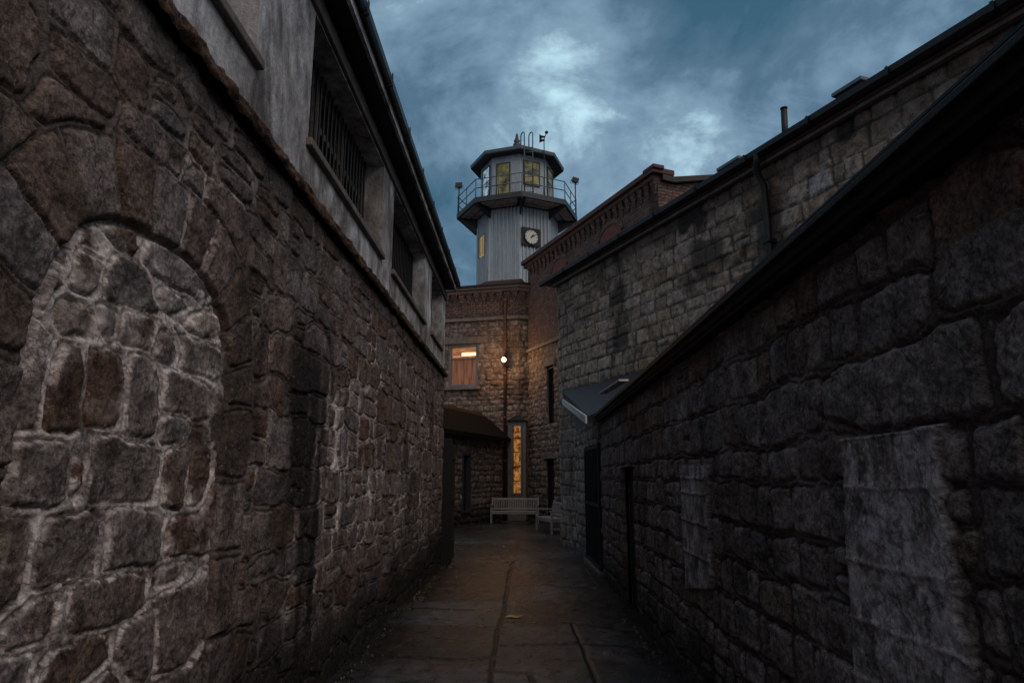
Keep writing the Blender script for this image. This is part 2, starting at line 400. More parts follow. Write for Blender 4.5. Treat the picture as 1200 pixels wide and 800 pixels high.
# plaster with weathering streaks
m, t, b = mat('weathered_plaster'); vec = objco(t, (1, 1, .55)); v2 = objco(t)
n1_ = noise(t, 2.2, 8, .68, vec, .6); n2_ = noise(t, 1.1, 5, .6, v2, .5); n3_ = noise(t, 40, 5, .65, v2); n4_ = noise(t, 6, 5, .7, vec)
c = ramp(t, n1_, [(.32, (.08, .072, .07)), (.64, (.58, .61, .66)), (.42, (.22, .215, .22)), (.52, (.42, .43, .46))])
c = mixc(t, ramp(t, n2_, [(.44, 0.), (.64, .7)]), c, (.15, .135, .125))
c = mixc(t, 1, c, ramp(t, n4_, [(.36, .5), (.62, 1.35)]), 'MULTIPLY'); c = mixc(t, 1, c, ramp(t, n3_, [(.3, .8), (.7, 1.2)]), 'MULTIPLY')
L(t, c, b.inputs['Base Color']); b.inputs['Roughness'].default_value = .85
hh = mth(t, 'ADD', mth(t, 'MULTIPLY', n2_, 3.), n3_); hh = mth(t, 'ADD', hh, n1_); bump(t, b, hh, .6, .015); M['plaster'] = m
# brick
def brick_mat(name, rot):
    m, t, b = mat(name); tc_ = N(t, 'ShaderNodeTexCoord'); mp = N(t, 'ShaderNodeMapping'); L(t, tc_.outputs['Object'], mp.inputs[0]); mp.inputs['Rotation'].default_value = (0, 0, rot)
    sp = N(t, 'ShaderNodeSeparateXYZ'); L(t, mp.outputs[0], sp.inputs[0]); cb = N(t, 'ShaderNodeCombineXYZ'); L(t, sp.outputs[0], cb.inputs[0]); L(t, sp.outputs[2], cb.inputs[1])
    br = N(t, 'ShaderNodeTexBrick'); L(t, cb.outputs[0], br.inputs['Vector']); br.inputs['Scale'].default_value = 1
    br.inputs['Brick Width'].default_value = .26; br.inputs['Row Height'].default_value = .10; br.inputs['Mortar Size'].default_value = .014; br.inputs['Mortar Smooth'].default_value = .4
    br.inputs['Color1'].default_value = (.165, .10, .082, 1); br.inputs['Color2'].default_value = (.09, .066, .062, 1); br.inputs['Mortar'].default_value = (.055, .045, .042, 1)
    n_ = noise(t, 3, 6, .7, mp.outputs[0]); n5 = noise(t, 11, 5, .75, mp.outputs[0])
    c = mixc(t, 1, br.outputs[0], ramp(t, n_, [(.25, .5), (.75, 1.5)]), 'MULTIPLY'); c = mixc(t, 1, c, ramp(t, n5, [(.35, .35), (.65, 1.7)]), 'MULTIPLY')
    L(t, c, b.inputs['Base Color']); b.inputs['Roughness'].default_value = .88
    hh = mth(t, 'ADD', mth(t, 'MULTIPLY', br.outputs['Fac'], -1.), mth(t, 'MULTIPLY', n5, 1.4)); bump(t, b, hh, 1., .05)
    return m
DW = Vector((-math.sin(R(23.5)), math.cos(R(23.5))))       # direction both cell wings run in
M['brick_wing'] = brick_mat('wing_brick', -math.atan2(DW.y, DW.x)); M['brick_hub'] = brick_mat('hub_brick', -math.atan2(.25, -1))
M['glass_dark'] = plain('dark_glass', (.015, .018, .02), .12, bmp=0, var=.1, spec=.6)
M['lit_slit'] = glow('lamplit_stair_glass', (.85, .36, .08), (.10, .03, .007), .36, 9, (1, 1, .7))
M['lit_curtain'] = glow('lamplit_curtain', (.22, .085, .045), (.07, .028, .016), .6, 9, (1, 1, .1))
M['lit_top'] = glow('lamplit_ceiling', (.16, .06, .03), (.6, .28, .12), .6, 3, (1, 1, 4))
M['lit_tube'] = glow('ceiling_lamp_glow', (1., .58, .26), (1., .68, .36), 2.2, 2)
M['lit_yellow'] = glow('yellow_lit_louvre', (.9, .62, .16), (.75, .5, .1), .9, 2)
M['lit_cabin'] = glow('dim_cabin_glass', (.16, .15, .05), (.006, .010, .010), .4, 2.3)
M['painted_reflection'] = glow('glass_painted_reflection', (.45, .62, .75), (.02, .03, .03), .6, 2.2)  # emission imitates a cold reflection in the cabin pane
M['bulb'] = glow('lamp_bulb', (1., .58, .26), (1., .62, .30), 2.0, 1)

# ------------------------------------------------------------------ ground
sheet = MB(); sheet.box(-400, 400, -300, 600, -.5, -.06); tag(sheet.build('ground', M['earth']), kind='structure')
J = [[(526, 657), (592.5, 658), (609, 668)], [(598, 667), (589, 722), (583, 737), (576, 784), (570, 830), (560, 900)], [(598, 687), (642, 685), (693, 688)],
     [(598, 729), (669.5, 729), (741, 737)], [(669.5, 729), (682, 755), (693, 782.5), (704, 810)], [(583, 756), (682, 753), (752, 757)], [(576, 784), (620, 788), (627, 803), (640, 900)],
     [(440, 768), (547, 772), (580, 768.6)], [(480, 712), (589, 715)], [(500, 683), (598, 684)], [(524, 632.5), (600, 631.5), (660, 633)], [(600, 667), (604, 645), (607, 633)], [(590, 645), (660, 646)], [(470, 800), (566, 806)],
     [(627, 803), (700, 806), (790, 812)], [(540, 620), (640, 619)]]
SEG = []
for pl in J:
    P_ = [ground(*p) for p in pl]
    SEG += [(a.x, a.y, b_.x, b_.y) for a, b_ in zip(P_[:-1], P_[1:])]
gx = np.arange(-1.9, 1.75, .022)
gy = np.concatenate([np.arange(-6, 2, .12), np.arange(2, 8, .02), np.arange(8, 14, .04), np.arange(14, 33, .09)])
def ground_relief(U, V):
    e = np.full(U.shape, 9.); wu = U + .008 * fbm(U * 3, V * 3, 4, 1); wv = V + .014 * fbm(U * 3, V * 3, 4, 2)
    for a, b_, c_, d_ in SEG:
        dx, dy = c_ - a, d_ - b_; t_ = np.clip(((wu - a) * dx + (wv - b_) * dy) / (dx * dx + dy * dy), 0, 1)
        e = np.minimum(e, np.hypot(wu - a - t_ * dx, wv - b_ - t_ * dy) * (1.0 if abs(dx) < abs(dy) else .42))
    wj = .010 + .007 * (fbm(U * 2, V * 2, 3, 4) + .5) + V.clip(0, 30) * .0010
    h = .02 * fbm(U * .9, V * .9, 3, 3) + .008 * fbm(U * 6, V * 6, 4, 6) - .009 * (1 - sst(e, wj * .5, wj * 1.3))
    crack = np.abs(fbm(U * .8, V * .8, 5, 44)); 
    # slab tone: side of the centre joint and which slab row
    tone = .6 + 1.7 * fbm(np.floor(V / 1.6) * 3.3 + (U > -.12) * 7.7, np.floor(V / 1.6) * 1.7, 1, 12) + .5 * fbm(U, V, 3, 5)
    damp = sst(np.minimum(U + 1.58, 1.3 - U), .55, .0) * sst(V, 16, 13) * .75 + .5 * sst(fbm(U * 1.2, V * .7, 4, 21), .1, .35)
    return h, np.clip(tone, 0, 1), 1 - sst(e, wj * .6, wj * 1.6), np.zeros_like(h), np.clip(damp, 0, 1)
def gpanel(name, xs, ys):
    xs = np.array(xs); ys = np.array(ys); U, V = np.meshgrid(xs, ys, indexing='ij'); h, c1, c2, c3, c4 = ground_relief(U, V)
    P = np.stack([U, V, h], -1).reshape(-1, 3); nu, nv = U.shape; I = np.arange(nu * nv).reshape(nu, nv)
    Q = np.stack([I[:-1, :-1], I[1:, :-1], I[1:, 1:], I[:-1, 1:]], -1).reshape(-1, 4)
    me = bpy.data.meshes.new(name); me.vertices.add(len(P)); me.vertices.foreach_set('co', P.astype(np.float32).ravel())
    me.loops.add(len(Q) * 4); me.polygons.add(len(Q)); me.loops.foreach_set('vertex_index', Q.astype(np.int32).ravel())
    me.polygons.foreach_set('loop_start', np.arange(0, len(Q) * 4, 4, dtype=np.int32)); me.polygons.foreach_set('loop_total', np.full(len(Q), 4, dtype=np.int32)); me.update(calc_edges=True)
    me.polygons.foreach_set('use_smooth', np.ones(len(Q), bool))
    at = me.attributes.new('stone', 'FLOAT_COLOR', 'POINT'); at.data.foreach_set('color', np.stack([c1, c2, c3, c4], -1).astype(np.float32).ravel())
    me.materials.append(M['ground']); o = bpy.data.objects.new(name, me); COL.objects.link(o); return o
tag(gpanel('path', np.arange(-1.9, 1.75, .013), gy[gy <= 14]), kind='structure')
tag(gpanel('courtyard', np.arange(-9, 9, .09), gy[gy >= 13.9] + .02), kind='structure')

# ------------------------------------------------------------------ LEFT WING (rubble base, plaster storey)
XL = -1.58; LED = 3.55; LEND = 13.4
wing = thing('cell_wing', (-2.2, 6, 0), 'long left wing with a rough rubble base below a pale peeling plaster storey', 'building')
ac, zc, aw, ah = 2.88, 2.0, .75, .62
def pL(u, v): p = px(u, v, (XL, 0, 0), (1, 0, 0)); return p.y, p.z
infill = []
def addpx(cx_, cy_, w_, h_, ox, oy, rot=0):
    u = ox + cx_ / 2.857; v = oy + cy_ / 2.857; hw = w_ / 2.857; hh_ = h_ / 2.857
    a = pL(u, v); b_ = pL(u + hw, v); c_ = pL(u, v - hh_)
    infill.append([a[0], a[1], max(.03, (b_[0] - a[0])), max(.03, c_[1] - a[1]), rot])
for q in ((290, 90, 90, 50), (420, 90, 70, 60), (200, 150, 60, 50), (135, 250, 65, 90), (310, 220, 50, 60), (460, 270, 70, 70), (590, 220, 70, 60), (600, 310, 50, 40), (280, 390, 80, 50), (375, 400, 40, 50), (490, 420, 50, 50), (580, 480, 40, 50), (690, 400, 50, 35), (680, 510, 60, 60), (230, 630, 60, 130), (365, 610, 55, 100), (500, 650, 50, 110), (110, 570, 70, 190), (640, 640, 70, 70), (600, 760, 45, 60)): addpx(*q, 0, 240)
for q in ((110, 100, 120, 120), (290, 110, 30, 100), (440, 90, 110, 90), (610, 80, 40, 110), (672, 70, 22, 120), (60, 400, 80, 150), (250, 360, 110, 100), (470, 320, 90, 90), (630, 310, 50, 60), (600, 440, 50, 40), (160, 590, 90, 80), (370, 530, 120, 80), (600, 620, 50, 130), (480, 700, 60, 100), (250, 760, 120, 80), (60, 800, 100, 100), (370, 860, 90, 90), (560, 880, 90, 90), (180, 950, 120, 90), (400, 1050, 120, 90)): addpx(*q, 0, 520)
ring = []
for k in range(11):
    th = math.pi * (k + .5) / 11
    rr_ = 1.23
    ring.append([ac + aw * rr_ * math.cos(th), zc + ah * 1.27 * math.sin(th), .125, .20, th - math.pi / 2])
for k in range(5):
    for sgn in (-1, 1): ring.append([ac + sgn * (aw + .16), zc - .1 - .40 * k - .1, .16, .2, 0])
rub = course_seeds(-3, 14.2, -.1, 3.7, (.19, .36), (.2, .62), 11, .32, .35)
# a second blocked arch farther along
a2c, z2c, a2w, a2h = 5.15, 2.2, .42, .55
LS = np.array(infill + ring + rub); LC = np.array([0] * len(infill) + [1] * len(ring) + [2] * len(rub))
def arch_r(U, V, c_, z_, w_, h_, n=2.5):
    du = np.abs(U - c_) / w_; dv = np.maximum(V - z_, 0) / h_
    return (du ** n + dv ** n) ** (1 / n)
def left_relief(U, V):
    wu = U + .035 * fbm(U * 2.6, V * 2.6, 4, 70); wv = V + .03 * fbm(U * 2.6, V * 2.6, 4, 71)
    r1 = arch_r(wu, wv, ac, zc, aw, ah)
    cls = np.where(r1 < 1, 0, np.where((arch_r(wu, wv, ac, zc, aw + .33, ah + .34) < 1), 1, 2))
    idx, e = cells(wu, wv, LS, 4, cls, LC)
    dA = np.abs(r1 - 1) * .7; dB = np.abs(arch_r(wu, wv, ac, zc, aw + .33, ah + .34) - 1) * .9
    e = np.minimum(e, np.where(dA < .2, dA, 9)); e = np.minimum(e, np.where(dB < .15, dB, 9))
    r2 = arch_r(wu, wv, a2c, z2c, a2w, a2h); dC = np.abs(r2 - 1) * .42; e = np.minimum(e, np.where(dC < .1, dC, 9))
    h, col, mort = stone_relief(U, V, idx, e, 5, mw=.009, rnd=.014, depth=.016, rough=.009, off=.006, bead=.010, tilt=.016, seeds=LS)
    inf = cls == 0
    h2 = h + np.where(inf, -.015, 0) - .03 * (1 - sst(dA, .0, .03)) - .004 * (1 - sst(dC, .0, .03))
    # colours of the traced stones: brown ones where the photograph has them
    brown = {14, 15, 2, 21, 24, 28}
    colI = col.copy()
    for b_ in brown: colI[idx == b_] = .30
    for g_ in (16, 17, 20, 22, 26): colI[idx == g_] = .16
    smear = sst(fbm(U * 7, V * 7, 5, 90), .02, .30)
    er = e + .016 * fbm(U * 24, V * 24, 4, 191, .7) + .014 * fbm(U * 6, V * 6, 3, 192)
    band = np.exp(-((er - .010) / .0055) ** 2) * 1.6 + .40 * (er < .007)
    wide = sst(er, .052, .016) * sst(fbm(U * 4, V * 4, 4, 93), -.02, .16)
    lime = np.where(inf, np.clip(band * sst(fbm(U * 3.3, V * 3.3, 3, 95), -.42, -.05) + wide * .4 + smear * .30 * sst(V, 1.5, 2.2) * sst(e, .14, .02), 0, 1), 0)
    z1 = .5 * sst(np.abs(U - 6.9 - .3 * fbm(V, U, 3, 8)), .75, .2) * sst(np.abs(V - 1.85), .95, .4)
    z2 = 1.6 * sst(np.abs(U - 5.75), .35, .08) * sst(np.abs(V - 1.6), .9, .4); z3 = sst(np.abs(U - 9.5), 1.2, .2) * sst(np.abs(V - 1.5), 1., .4) * .6
    lime = np.maximum(lime, np.clip((z1 + z2 + z3) * (1.3 * sst(e, .025, .004) + .4 * sst(fbm(U * 9, V * 3, 4, 33), .1, .4)) * sst(fbm(U * 2.5, V * 1.5, 3, 35), -.2, .08), 0, 1))
    # thin light scratches of old pointing between the arch and the ledge
    lime = np.maximum(lime, .6 * sst(er, .013, .004) * sst(fbm(U * 1.7, V * 1.7, 3, 37), .05, .3) * ~inf)
    # damp: black run-off below the second arch, damp foot of the wall
    st = sst(np.abs(U - 5.0 - .22 * fbm(V * 2, U, 3, 55)), .58, .25) * sst(V, 2.9, 2.3) * np.clip(.9 + 1.4 * fbm(U * 7, V * 1.0, 4, 56), 0, 1)
    st = st * 1.0 + .55 * np.exp(-((r2 - 1.0 - .25 * fbm(U * 5, V * 5, 3, 99)) / .14) ** 2) * (V > 1.6) * (.6 + 1.2 * fbm(U * 9, V * 9, 3, 98))
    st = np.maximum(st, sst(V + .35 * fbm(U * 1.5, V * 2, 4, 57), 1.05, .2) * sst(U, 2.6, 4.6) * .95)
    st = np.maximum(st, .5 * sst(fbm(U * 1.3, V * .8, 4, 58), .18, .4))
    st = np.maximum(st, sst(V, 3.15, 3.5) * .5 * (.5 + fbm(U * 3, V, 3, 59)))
    return h2 - .02, colI, mort, lime, np.clip(st, 0, 1)
us = np.concatenate([np.arange(-4, 1.6, .05), np.arange(1.6, 4.4, .007), np.arange(4.2, 8, .016), np.arange(8, LEND + .01, .03)])
vs = np.arange(-.1, LED + .005, .0085)
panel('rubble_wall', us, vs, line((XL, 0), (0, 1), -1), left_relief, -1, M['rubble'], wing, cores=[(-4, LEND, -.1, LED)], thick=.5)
# broken ledge between stone and plaster
def ledge_relief(U, V): 
    h = .035 + .025 * fbm(U * 9, V * 20, 5, 3, .65) + .03 * sst(V, LED - .02, LED + .03); z = np.zeros_like(U); return h, z + .3, z, z, z + .55 * sst(fbm(U * 2, V * 2, 3, 4), -.1, .2)
panel('ledge', us[::2], np.arange(LED + .002, LED + .075, .012), line((XL, 0), (0, 1), -1), ledge_relief, -1, M['rubble'], wing, cores=[(-4, LEND, LED + .002, LED + .07)], thick=.4)
# plaster storey: bands and piers
WZ0, WZ1 = 4.06, 5.10; XP = XL - .015; REC = .30
holesL = [(.9, 3.63), (4.63, 7.25), (7.86, 10.57), (11.36, 12.86)]
pb = MB()
xb = XP - .45
pb.box(xb, XP, -4, LEND, LED + .075, WZ0 - .07)
edges = [-4] + [a for h in holesL for a in h] + [LEND]
for i in range(0, len(edges), 2): pb.box(xb, XP, edges[i], edges[i + 1], WZ0 - .07, WZ1)
pb.box(xb, XP, -4, LEND, WZ1, 5.34)
pw = pb.build('plaster_wall', M['plaster'], wing)
# narrow concrete lintel beam and sills
lb = MB(); lb.box(XP - .05, XP + .035, -4, LEND, WZ1 + .02, WZ1 + .15); lb.build('lintel_beam', M['concrete'], wing, .012)
for i, (a, b_) in enumerate(holesL):
    wnd = MB(); wnd.box(XP - REC - .04, XP - REC, a, b_, WZ0, WZ1)
    wo = wnd.build('window', M['glass_dark'], wing)
    sl = MB(); sl.box(XP - .43, XP + .045, a - .04, b_ + .04, WZ0 - .068, WZ0 - .004); sl.build('sill', M['concrete'], wo, .01)
    fr = MB(); nn = 3
    for k in range(nn + 1):
        y = a + (b_ - a) * k / nn; fr.box(XP - REC + .002, XP - REC + .07, max(a, y - .045), min(b_, y + .045), WZ0 + .002, WZ1 - .002)
    fr.box(XP - REC + .002, XP - REC + .058, a + .05, b_ - .05, WZ1 - .10, WZ1 - .004); fr.box(XP - REC + .002, XP - REC + .058, a + .05, b_ - .05, WZ0 + .002, WZ0 + .08)
    fr.box(XP - REC + .002, XP - REC + .05, a + .05, b_ - .05, WZ0 + .60, WZ0 + .66)
    fr.build('frame', M['concrete'], wo)
    br_ = MB(); n_ = int((b_ - a) / .115)
    for k in range(1, n_): 
        y = a + (b_ - a) * k / n_; br_.tube([(XP - REC + .105, y, WZ0), (XP - REC + .105, y, WZ1)], .011, 6, False)
    br_.build('bars', M['black_metal'], wo)
# eave
ev = MB(); ev.box(-6.6, -1.40, -4, LEND - .02, 5.343, 5.40); ev.build('soffit', M['dark_wood'], wing)
ev = MB(); ev.box(-1.398, -1.365, -4, LEND, 5.30, 5.44); ev.build('fascia', M['plaster'], wing)
ev = MB(); ev.prism([(-1.362, 5.44), (-1.362, 5.47), (-1.30, 5.50), (-1.30, 5.42), (-1.318, 5.385), (-1.34, 5.385), (-1.362, 5.42)], -4, LEND + .05, 1); ev.build('gutter', M['gutter'], wing)
for y in np.arange(-3.4, LEND, 1.05):
    gb = MB(); gb.box(-1.36, -1.292, y, y + .035, 5.372, 5.384); gb.box(-1.292, -1.284, y, y + .035, 5.384, 5.508); gb.build('gutter_bracket', M['black_metal'], wing)
rf = MB(); rf.add([(-6.7, -4, 5.47), (-1.30, -4, 5.47), (-1.30, LEND, 5.47), (-6.7, LEND, 5.47), (-6.7, -4, 6.0), (-4.6, -4, 6.0), (-4.6, LEND, 6.0), (-6.7, LEND, 6.0)], [(0, 1, 2, 3), (4, 5, 6, 7), (1, 2, 6, 5), (0, 1, 5, 4), (2, 3, 7, 6), (0, 3, 7, 4)]); rf.build('roof', M['slate'], wing)
bk = MB(); bk.box(-6.5, XL - .52, -4, LEND - .01, 0, LED); bk.box(-6.5, XP - .455, -4, LEND - .01, LED, 5.33); bk.build('rear_wall', M['plaster'], wing)

# iron gate leaf folded back at the end of the left wall
g = thing('gate_leaf', (-1.5, 13.5, 0), 'narrow black gate leaf standing open at the far end of the left rubble wall', 'gate')
gm = MB(); gm.box(-1.50, -1.44, 13.45, 14.35, .04, 2.28); gm.build('door_panel', M['dark_wood'], g, .006)
gm = MB(); gm.box(-1.62, -1.41, 13.43, 13.53, 0, 2.36); gm.build('post', M['black_metal'], g, .006)
gm = MB()
for z in (.35, 1.15, 1.95): gm = MB(); gm.box(-1.438, -1.425, 13.54, 14.3, z, z + .06); gm.build('strap_hinge', M['black_metal'], g)

# ------------------------------------------------------------------ RIGHT BOUNDARY WALL
XR = 1.26; RTOP = 2.54; REND = 11.6
rw = thing('boundary_wall', (1.5, 5, 0), 'lower rough granite wall on the right with overhanging dark boarded coping', 'wall')
def pR(u, v): p = px(u, v, (XR, 0, 0), (1, 0, 0)); return p.y, p.z
RB = course_seeds(-3, 12.4, -.12, 2.75, (.18, .32), (.17, .46), 23, .12, .08)
big = pR(1045, 460); RB = [s for s in RB if not (abs(s[0] - big[0]) < .50 and abs(s[1] - big[1]) < .15)]
RB.append([big[0], big[1], .46, .15, 0.0])
big2 = pR(1130, 265); RB = [s for s in RB if not (abs(s[0] - big2[0]) < .30 and abs(s[1] - big2[1]) < .25)]; RB.append([big2[0], big2[1], .17, .19, 0])
pa = [pR(985, 515), pR(1100, 497), pR(1103, 590), pR(1118, 650), pR(1130, 770), pR(1150, 900), pR(1020, 900), pR(1003, 800)]
def inpoly(U, V, P):
    r = np.zeros(U.shape, bool); n = len(P)
    for i in range(n):
        (x1, y1), (x2, y2) = P[i], P[(i + 1) % n]
        if y1 == y2: continue
        c_ = ((y1 > V) != (y2 > V)) & (U < (x2 - x1) * (V - y1) / (y2 - y1) + x1); r ^= c_
    return r
pb2 = [pR(797, 545), pR(826, 546), pR(833, 690), pR(803, 690)]
HR = (8.25, 9.45, -.12, 1.74)
def right_relief(U, V):
    wu = U + .025 * fbm(U * 3, V * 3, 4, 170); wv = V + .03 * fbm(U * 1.6, V * .6, 4, 171)
    idx, e = cells(wu, wv, RB, 7)
    h, col, mort = stone_relief(U, V, idx, e, 15, mw=.010, rnd=.018, depth=.020, rough=.010, off=.008, bead=.014, tilt=.02, seeds=RB)
    wobU = U + .035 * fbm(U * 9, V * 9, 4, 60)
    P1 = inpoly(wobU, V, pa).astype(float); P2 = inpoly(wobU, V, pb2).astype(float)
    def joints(vs_, us_):
        j = np.full(U.shape, 9.)
        for z in vs_: j = np.minimum(j, np.abs(V - z - .01 * fbm(U * 6, V * 0, 2, 61)))
        for (u_, z0, z1) in us_: j = np.minimum(j, np.abs(U - u_ - .01 * fbm(V * 9, U, 2, 62)) + 9 * ((V < z0) | (V > z1)))
        return j
    a_ = [pR(1000, y)[1] for y in (570, 655, 720, 785)]; ju = joints(a_ + [pR(985, 515)[1]], [(pR(1060, 600)[0], a_[1], a_[0]), (pR(1035, 560)[0], a_[0], 1.76), (pR(1080, 690)[0], a_[2], a_[1]), (pR(1030, 690)[0], a_[2], a_[1])])
    j2 = joints([pR(815, y)[1] for y in (560, 578, 612, 650)], [])
    flat = .046 + .005 * fbm(U * 22, V * 22, 5, 63, .7) + .005 * (1 - sst(ju, .004, .014))
    h = h * (1 - P1) + flat * P1; flat2 = .042 + .006 * fbm(U * 12, V * 12, 3, 64) + .008 * (1 - sst(j2, .004, .014)); h = h * (1 - P2) + flat2 * P2
    lime = P1 * np.clip(.22 + 1.2 * sst(fbm(U * 12, V * 10, 5, 65, .7), -.25, .30) + .7 * (1 - sst(ju, .003, .012)) - .9 * (V > pR(1000, 570)[1]) * sst(fbm(U * 16, V * 2, 3, 68), .0, .1), .0, 1) + P2 * np.clip(.4 + 1.0 * fbm(U * 14, V * 9, 4, 66), 0, 1)
    lime = lime + .25 * sst(e, .02, .006) * sst(fbm(U * .9, V * 1.2, 3, 67), .12, .35) * (1 - P1)
    # patches of red packing brick under the coping
    col = np.where((V > 2.28) & (vn(idx * 1.7, idx * .3, 5) > .15), .8, col)
    st = np.maximum(sst(V + .3 * fbm(U * 1.5, V * 2, 4, 157), .7, .1) * .75, .45 * sst(fbm(U * 1.3, V * .8, 4, 158), .2, .45)) * (1 - .6 * P1)
    st = np.maximum(st, sst(V, 2.40, 2.55) * .3)
    return h - .04, col, mort * (1 - P1) * (1 - P2), np.clip(lime, 0, 1), np.clip(st, 0, 1)
us = np.concatenate([np.arange(-4, 1.3, .05), np.arange(1.3, 3.8, .0075), np.arange(3.6, 7, .016), np.arange(7, REND + .01, .03)])
panel('stone_face', us, np.arange(-.12, RTOP, .0085), line((XR, 0), (0, 1), 1), right_relief, 1, M['granite'], rw, holes=[HR],
      cores=[(-4, HR[0], -.12, RTOP), (HR[1], REND, -.12, RTOP), (HR[0], HR[1], HR[3], RTOP)], thick=.5)
cp = MB(); P_ = [(1.34, 2.545), (1.225, 2.545), (1.225, 2.565), (1.20, 2.57), (1.20, 2.60), (1.165, 2.605), (1.165, 2.632), (1.18, 2.64), (1.85, 2.72), (1.85, 2.545)]
cp.prism([(x, z) for x, z in P_], -4, REND + .05, 1)
cp.build('coping', M['dark_wood'], rw, .004)
cp = MB(); cp.box(1.172, 1.20, -4, REND + .06, 2.641, 2.652); cp.build('coping_flashing', M['black_metal'], rw)
dr = MB(); dr.box(XR + .16, XR + .21, HR[0], HR[1], 0, HR[3]); do = dr.build('door', M['dark_wood'], rw, label='low black door set back in the granite wall')
dr = MB()
for k in range(5): y = HR[0] + .06 + k * .24; dr.box(XR + .145, XR + .159, y, y + .2, .02, HR[3] - .02)
dr.build('boards', M['dark_wood'], do, .003)
dr = MB(); dr.tube([(XR + .12, HR[0] + .12, .95), (XR + .09, HR[0] + .12, .98), (XR + .09, HR[0] + .12, 1.12), (XR + .12, HR[0] + .12, 1.15)], .009, 6); dr.build('handle', M['black_metal'], do)

# ------------------------------------------------------------------ LINK BUILDING with the barred gate and the little corner roof
A0 = Vector((1.33, 11.72)); A1 = Vector((1.20, 16.45)); LD = (A1 - A0); LLen = LD.length
lk = thing('gatehouse_link', (1.4, 13, 0), 'small stone link wall with a black barred gate under a slate lean-to roof', 'building')
def ztop(s): return 2.60 + (3.50 - 2.66) * (s / LLen)
GH = (.35, 2.45, -.1, 2.22)
LKS = course_seeds(-1, 6, -.1, 4, (.2, .32), (.2, .5), 41, .18, .1)
def link_relief(U, V):
    idx, e = cells(U + .02 * fbm(U * 3, V * 3, 3, 1), V + .02 * fbm(U * 3, V * 3, 3, 2), LKS, 6)
    h, c, m_ = stone_relief(U, V, idx, e, 19, mw=.011, rnd=.04, depth=.03, rough=.008, off=.012, tilt=.03)
    st = sst(V + .3 * fbm(U * 1.5, V * 2, 4, 157), .6, .1) * .6
    return h - .02, c, m_, h * 0, st
vsl = np.arange(-.1, 2.68, .02)
panel('stone_wall', np.arange(0, LLen, .03), vsl, line(A0, LD, 1), link_relief, 1, M['ashlar'], lk, holes=[GH], cores=[(0, GH[0], -.1, 2.66), (GH[1], LLen, -.1, 2.66), (GH[0], GH[1], GH[3], 2.66)], thick=.35)
T = frame((A0.x, A0.y, 0), LD, 1)
mb = MB(T); mb.prism([(0, 2.665), (LLen, 2.665), (LLen, 3.5), (0.0, 2.68)], -.3, -.02, 1); mb.build('raking_wall', M['fascia'], lk)
gt = MB(T)
gt.box(GH[0], GH[0] + .06, .0, .05, .03, 2.2); gt.box(GH[1] - .06, GH[1], .0, .05, .03, 2.2); gt.box(GH[0] + .06, GH[1] - .06, .005, .045, 2.13, 2.19); gt.box(GH[0] + .06, GH[1] - .06, .005, .045, .06, .12); gt.box(GH[0] + .06, GH[1] - .06, .005, .045, 1.1, 1.16)
go = gt.build('gate', M['black_metal'], lk, label='tall black barred gate')
gt = MB(T)
for k in range(1, 15): a = GH[0] + .06 + k * (GH[1] - GH[0] - .12) / 15; gt.tube([(a, .025, .1), (a, .025, 2.15)], .011, 6, False)
gt.build('bars', M['black_metal'], go)
gt = MB(T); gt.box(GH[0] - .05, GH[1] + .05, -.02, .10, -.02, .05); gt.build('threshold', M['concrete'], lk, .01)
gt = MB(T); gt.box(GH[0], GH[1], -.33, -.30, 0, 2.22); gt.build('passage_shade_sheet', M['passage_shade'], lk)  # dark sheet stands in for the shaded depth behind the bars
# roof: eave along the link wall, top along the ashlar wall
Wp = Vector((1.25, 16.4)); Wn = Vector((-DW.y, DW.x))
def wallpt(s, off=0): q = Wp + DW * s + Wn * off; return q
e0 = T(-.15, .26, ztop(0) + .03); e1 = T(LLen + .25, .22, 3.50)
w1 = Vector((*wallpt(.55, .10), 3.70)); w0 = Vector((*wallpt(-6.5, .10), 3.70))
n0 = Vector((2.6, 11.5, 3.30))
mb = MB(); q = [e0, e1, w1, w0]
mb.add([*q, *[p - Vector((0, 0, .06)) for p in q]], [(0, 1, 2, 3), (7, 6, 5, 4), (0, 1, 5, 4), (1, 2, 6, 5), (2, 3, 7, 6), (3, 0, 4, 7)]); mb.build('lean_to_roof', M['slate'], lk)
mb = MB(); dn = Vector((0, 0, -.13)); o1 = T(0, .02, 0) - T(0, 0, 0)
mb.add([e0 + o1, e1 + o1, e1 + o1 + dn, e0 + o1 + dn, e0 + o1 * 2.5, e1 + o1 * 2.5, e1 + o1 * 2.5 + dn, e0 + o1 * 2.5 + dn], [(0, 1, 2, 3), (7, 6, 5, 4), (0, 1, 5, 4), (1, 2, 6, 5), (2, 3, 7, 6), (3, 0, 4, 7)])
mb.build('fascia_board', M['white_board'], lk, label='white fascia board')
mb = MB(); a = e0.lerp(w0, .55); b_ = e0.lerp(e1, .33).lerp(w0.lerp(w1, .30), .55)
def quadstrip(p0, p1, wd, th):
    d = (p1 - p0).normalized(); s_ = d.cross(Vector((0, 0, 1))).normalized() * wd; u_ = Vector((0, 0, th))
    return [p0 - s_, p1 - s_, p1 + s_, p0 + s_, p0 - s_ + u_, p1 - s_ + u_, p1 + s_ + u_, p0 + s_ + u_]
p0 = px(706, 462, e0, (e1 - e0).cross(w1 - e0)); p1 = px(731, 447, e0, (e1 - e0).cross(w1 - e0))
mb.add(quadstrip(p0 + Vector((0, 0, .006)), p1 + Vector((0, 0, .006)), .05, .02), [(0, 1, 2, 3), (7, 6, 5, 4), (0, 1, 5, 4), (1, 2, 6, 5), (2, 3, 7, 6), (3, 0, 4, 7)]); mb.build('roof_flashing', M['white_board'], lk, label='pale metal flashing strip')

